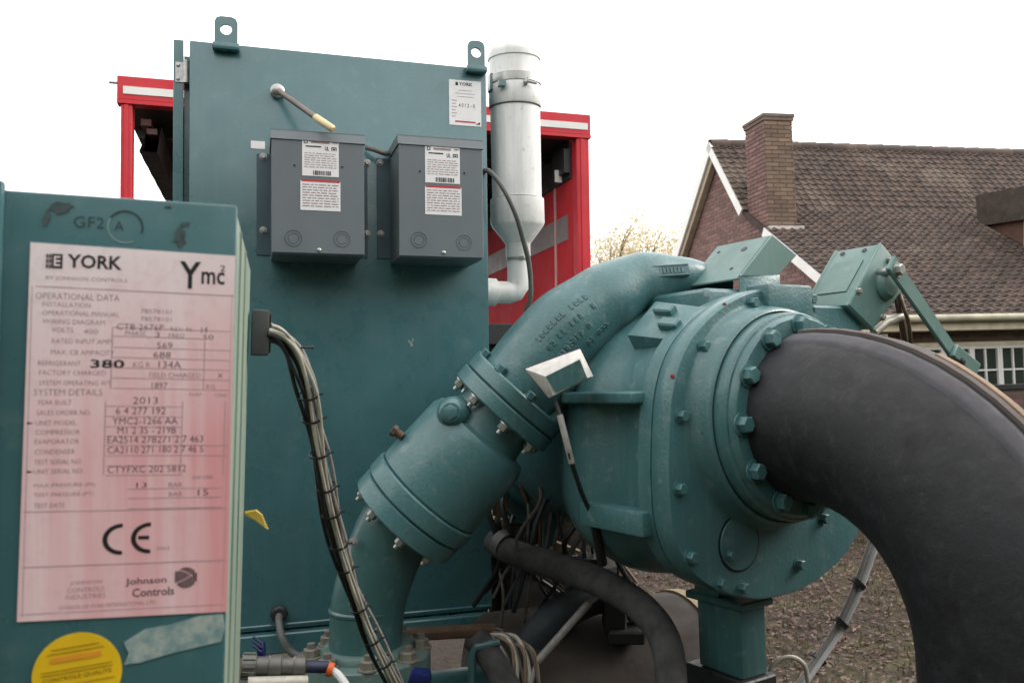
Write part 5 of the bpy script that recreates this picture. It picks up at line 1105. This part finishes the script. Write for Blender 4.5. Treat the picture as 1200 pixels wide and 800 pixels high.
plate_('tan_board', [at(660, 612, 2.45), at(690, 607, 2.45), at(714, 630, 2.42), at(708, 634, 2.42), at(684, 628, 2.45)], .03, M_TAN)
plate_('tan_board', [at(616, 644, 2.75), at(650, 634, 2.75), at(690, 650, 2.7), at(700, 662, 2.7), at(616, 664, 2.75)], .03, M_TAN)
plate_('white_tab', [at(655, 655, 2.55), at(676, 650, 2.55), at(680, 660, 2.55), at(655, 661, 2.55)], .01, M_WHITE)
plate_('pink_tab', [at(674, 588, 2.4), at(686, 584, 2.4), at(686, 593, 2.4), at(678, 596, 2.4)], .01, M_BRIDE)
plate_('teal_lug', [at(664, 598, 2.5), at(690, 580, 2.45), at(692, 590, 2.45), at(672, 602, 2.5)], .02, M_SMOOTHT)
plate_('light_rod', [at(722, 660, 2.6), at(730, 659, 2.6), at(748, 682, 2.58), at(738, 683, 2.58)], .02, M_FELT)
tg = thing('cable_tangle', 'dense tangle of dark cables and hoses under the compressor, above the foam hose', 'cables', at(650, 620, 2.5)); rg = random.Random(77)
for k in range(22):
    x = 580 + k * 6.5 + rg.uniform(-6, 6); d_ = rg.uniform(2.35, 2.75); m = MB()
    m.tube([at(x + rg.uniform(-30, 30), 545 + rg.uniform(-10, 20), d_ + .1), at(x + rg.uniform(-14, 14), 600 + rg.uniform(-15, 15), d_), at(x + rg.uniform(-22, 22), 650 + rg.uniform(-10, 15), d_), at(x + rg.uniform(-40, 40), 705 + rg.uniform(-15, 15), d_ + .1)], rg.choice((.003, .004, .004, .005, .008)), 7, 5)
    ob('cable', m, (M_BLACKPL, M_DARK, M_CABLE2, M_HOSE2, M_GREYPL)[k % 5], tg)
for (cx_, cy_, w_, h_, d_, mt) in ((722, 722, 13, 22, 2.42, M_DARK), (745, 712, 9, 18, 2.45, M_SMOOTHT), (690, 668, 16, 12, 2.5, M_DARK), (612, 600, 14, 16, 2.8, M_DARK), (664, 585, 22, 14, 2.7, M_BLACKPL), (735, 748, 22, 8, 2.4, M_DARK)):
    m = MB(); c = [at(cx_ + sx * w_, cy_ + sy * h_, d_) for sx, sy in ((-1, 1), (1, 1), (1, -1), (-1, -1))]; m.hexa(c + [p + FW * .09 for p in c], None, .006); ob('valve_block', m, mt, tg)
# ground cable at the right
M_CONDUIT = simple('pale_conduit', srgb(196, 196, 198), .4)
gc = thing('ground_conduit', 'two grey conduits strapped together over the leaf strewn grass', 'conduit', at(975, 745, 2.3))
for dx in (0, 7):
    m = MB(); m.tube([at(1022 + dx, 630, 2.3), at(1012 + dx, 660, 2.3), at(997 + dx, 700, 2.3), at(978 + dx, 738, 2.3), at(950 + dx, 780, 2.28), at(925 + dx, 815, 2.25)], .0085 if dx else .0075, 10, 6); ob('conduit', m, M_CONDUIT if dx else M_CABLE, gc)
for x, y, dx, dy in ((1006, 683, -2, 4), (986, 729, -2, 4), (960, 771, -3, 4)): m = MB(); m.tube([at(x - dx, y - dy / 2, 2.3), at(x + dx, y + dy / 2, 2.3)], .021, 14); m.tube([at(x - 4, y - 1, 2.28), at(x - 12, y - 5, 2.26)], .002, 5); ob('strap', m, M_BLACKPL, gc)
m = MB(); m.tube([at(905, 800, 2.2), at(903, 784, 2.2), at(914, 772, 2.2), at(930, 770, 2.2), at(943, 780, 2.2), at(947, 800, 2.2)], .006, 8, 6); tag(ob('wire_loop', m, M_WIRE, loc=at(925, 790, 2.2)), 'loop of pale wire at the foot of the grey conduits', 'wire')

# unseen evergreen screen added round the camera's side to block low sky light
hm = MB(); rg = random.Random(31)
def screen_run(P, Q, thick, n, h=4.4):
    d = (Q - P).normalized(); sd_ = V((d.y, -d.x, 0)); nz = 14; L_ = (Q - P).length; w1_ = n + 1; rows = []
    for off in (0, thick):
        rows.append([P + d * (L_ * i / n) + sd_ * (off + rg.uniform(-.2, .2)) + ZZ * (h * j / nz + (rg.uniform(-.3, .4) if j == nz else 0)) for j in range(nz + 1) for i in range(w1_)])
    A_, B_ = rows
    for X_ in rows: hm.add(X_, [(j * w1_ + i, j * w1_ + i + 1, (j + 1) * w1_ + i + 1, (j + 1) * w1_ + i) for j in range(nz) for i in range(n)])
    hm.add(A_[-w1_:] + B_[-w1_:], [(i, i + 1, w1_ + i + 1, w1_ + i) for i in range(n)])
screen_run(V((-8, -3.2, 0)), V((11, -3.2, 0)), 1.3, 60); screen_run(V((10, -3.2, 0)), V((10, 8.2, 0)), 1.2, 40); screen_run(V((-6.6, -3.2, 0)), V((-6.6, 5.0, 0)), -1.2, 30)
hg_ = ob('sky_block_hedge', hm, mk_leaf('screen_leaf', srgb(44, 58, 36), srgb(74, 84, 52), 0), smooth=0, kind='structure'); rnd_attr(hg_.data, 1, 6)
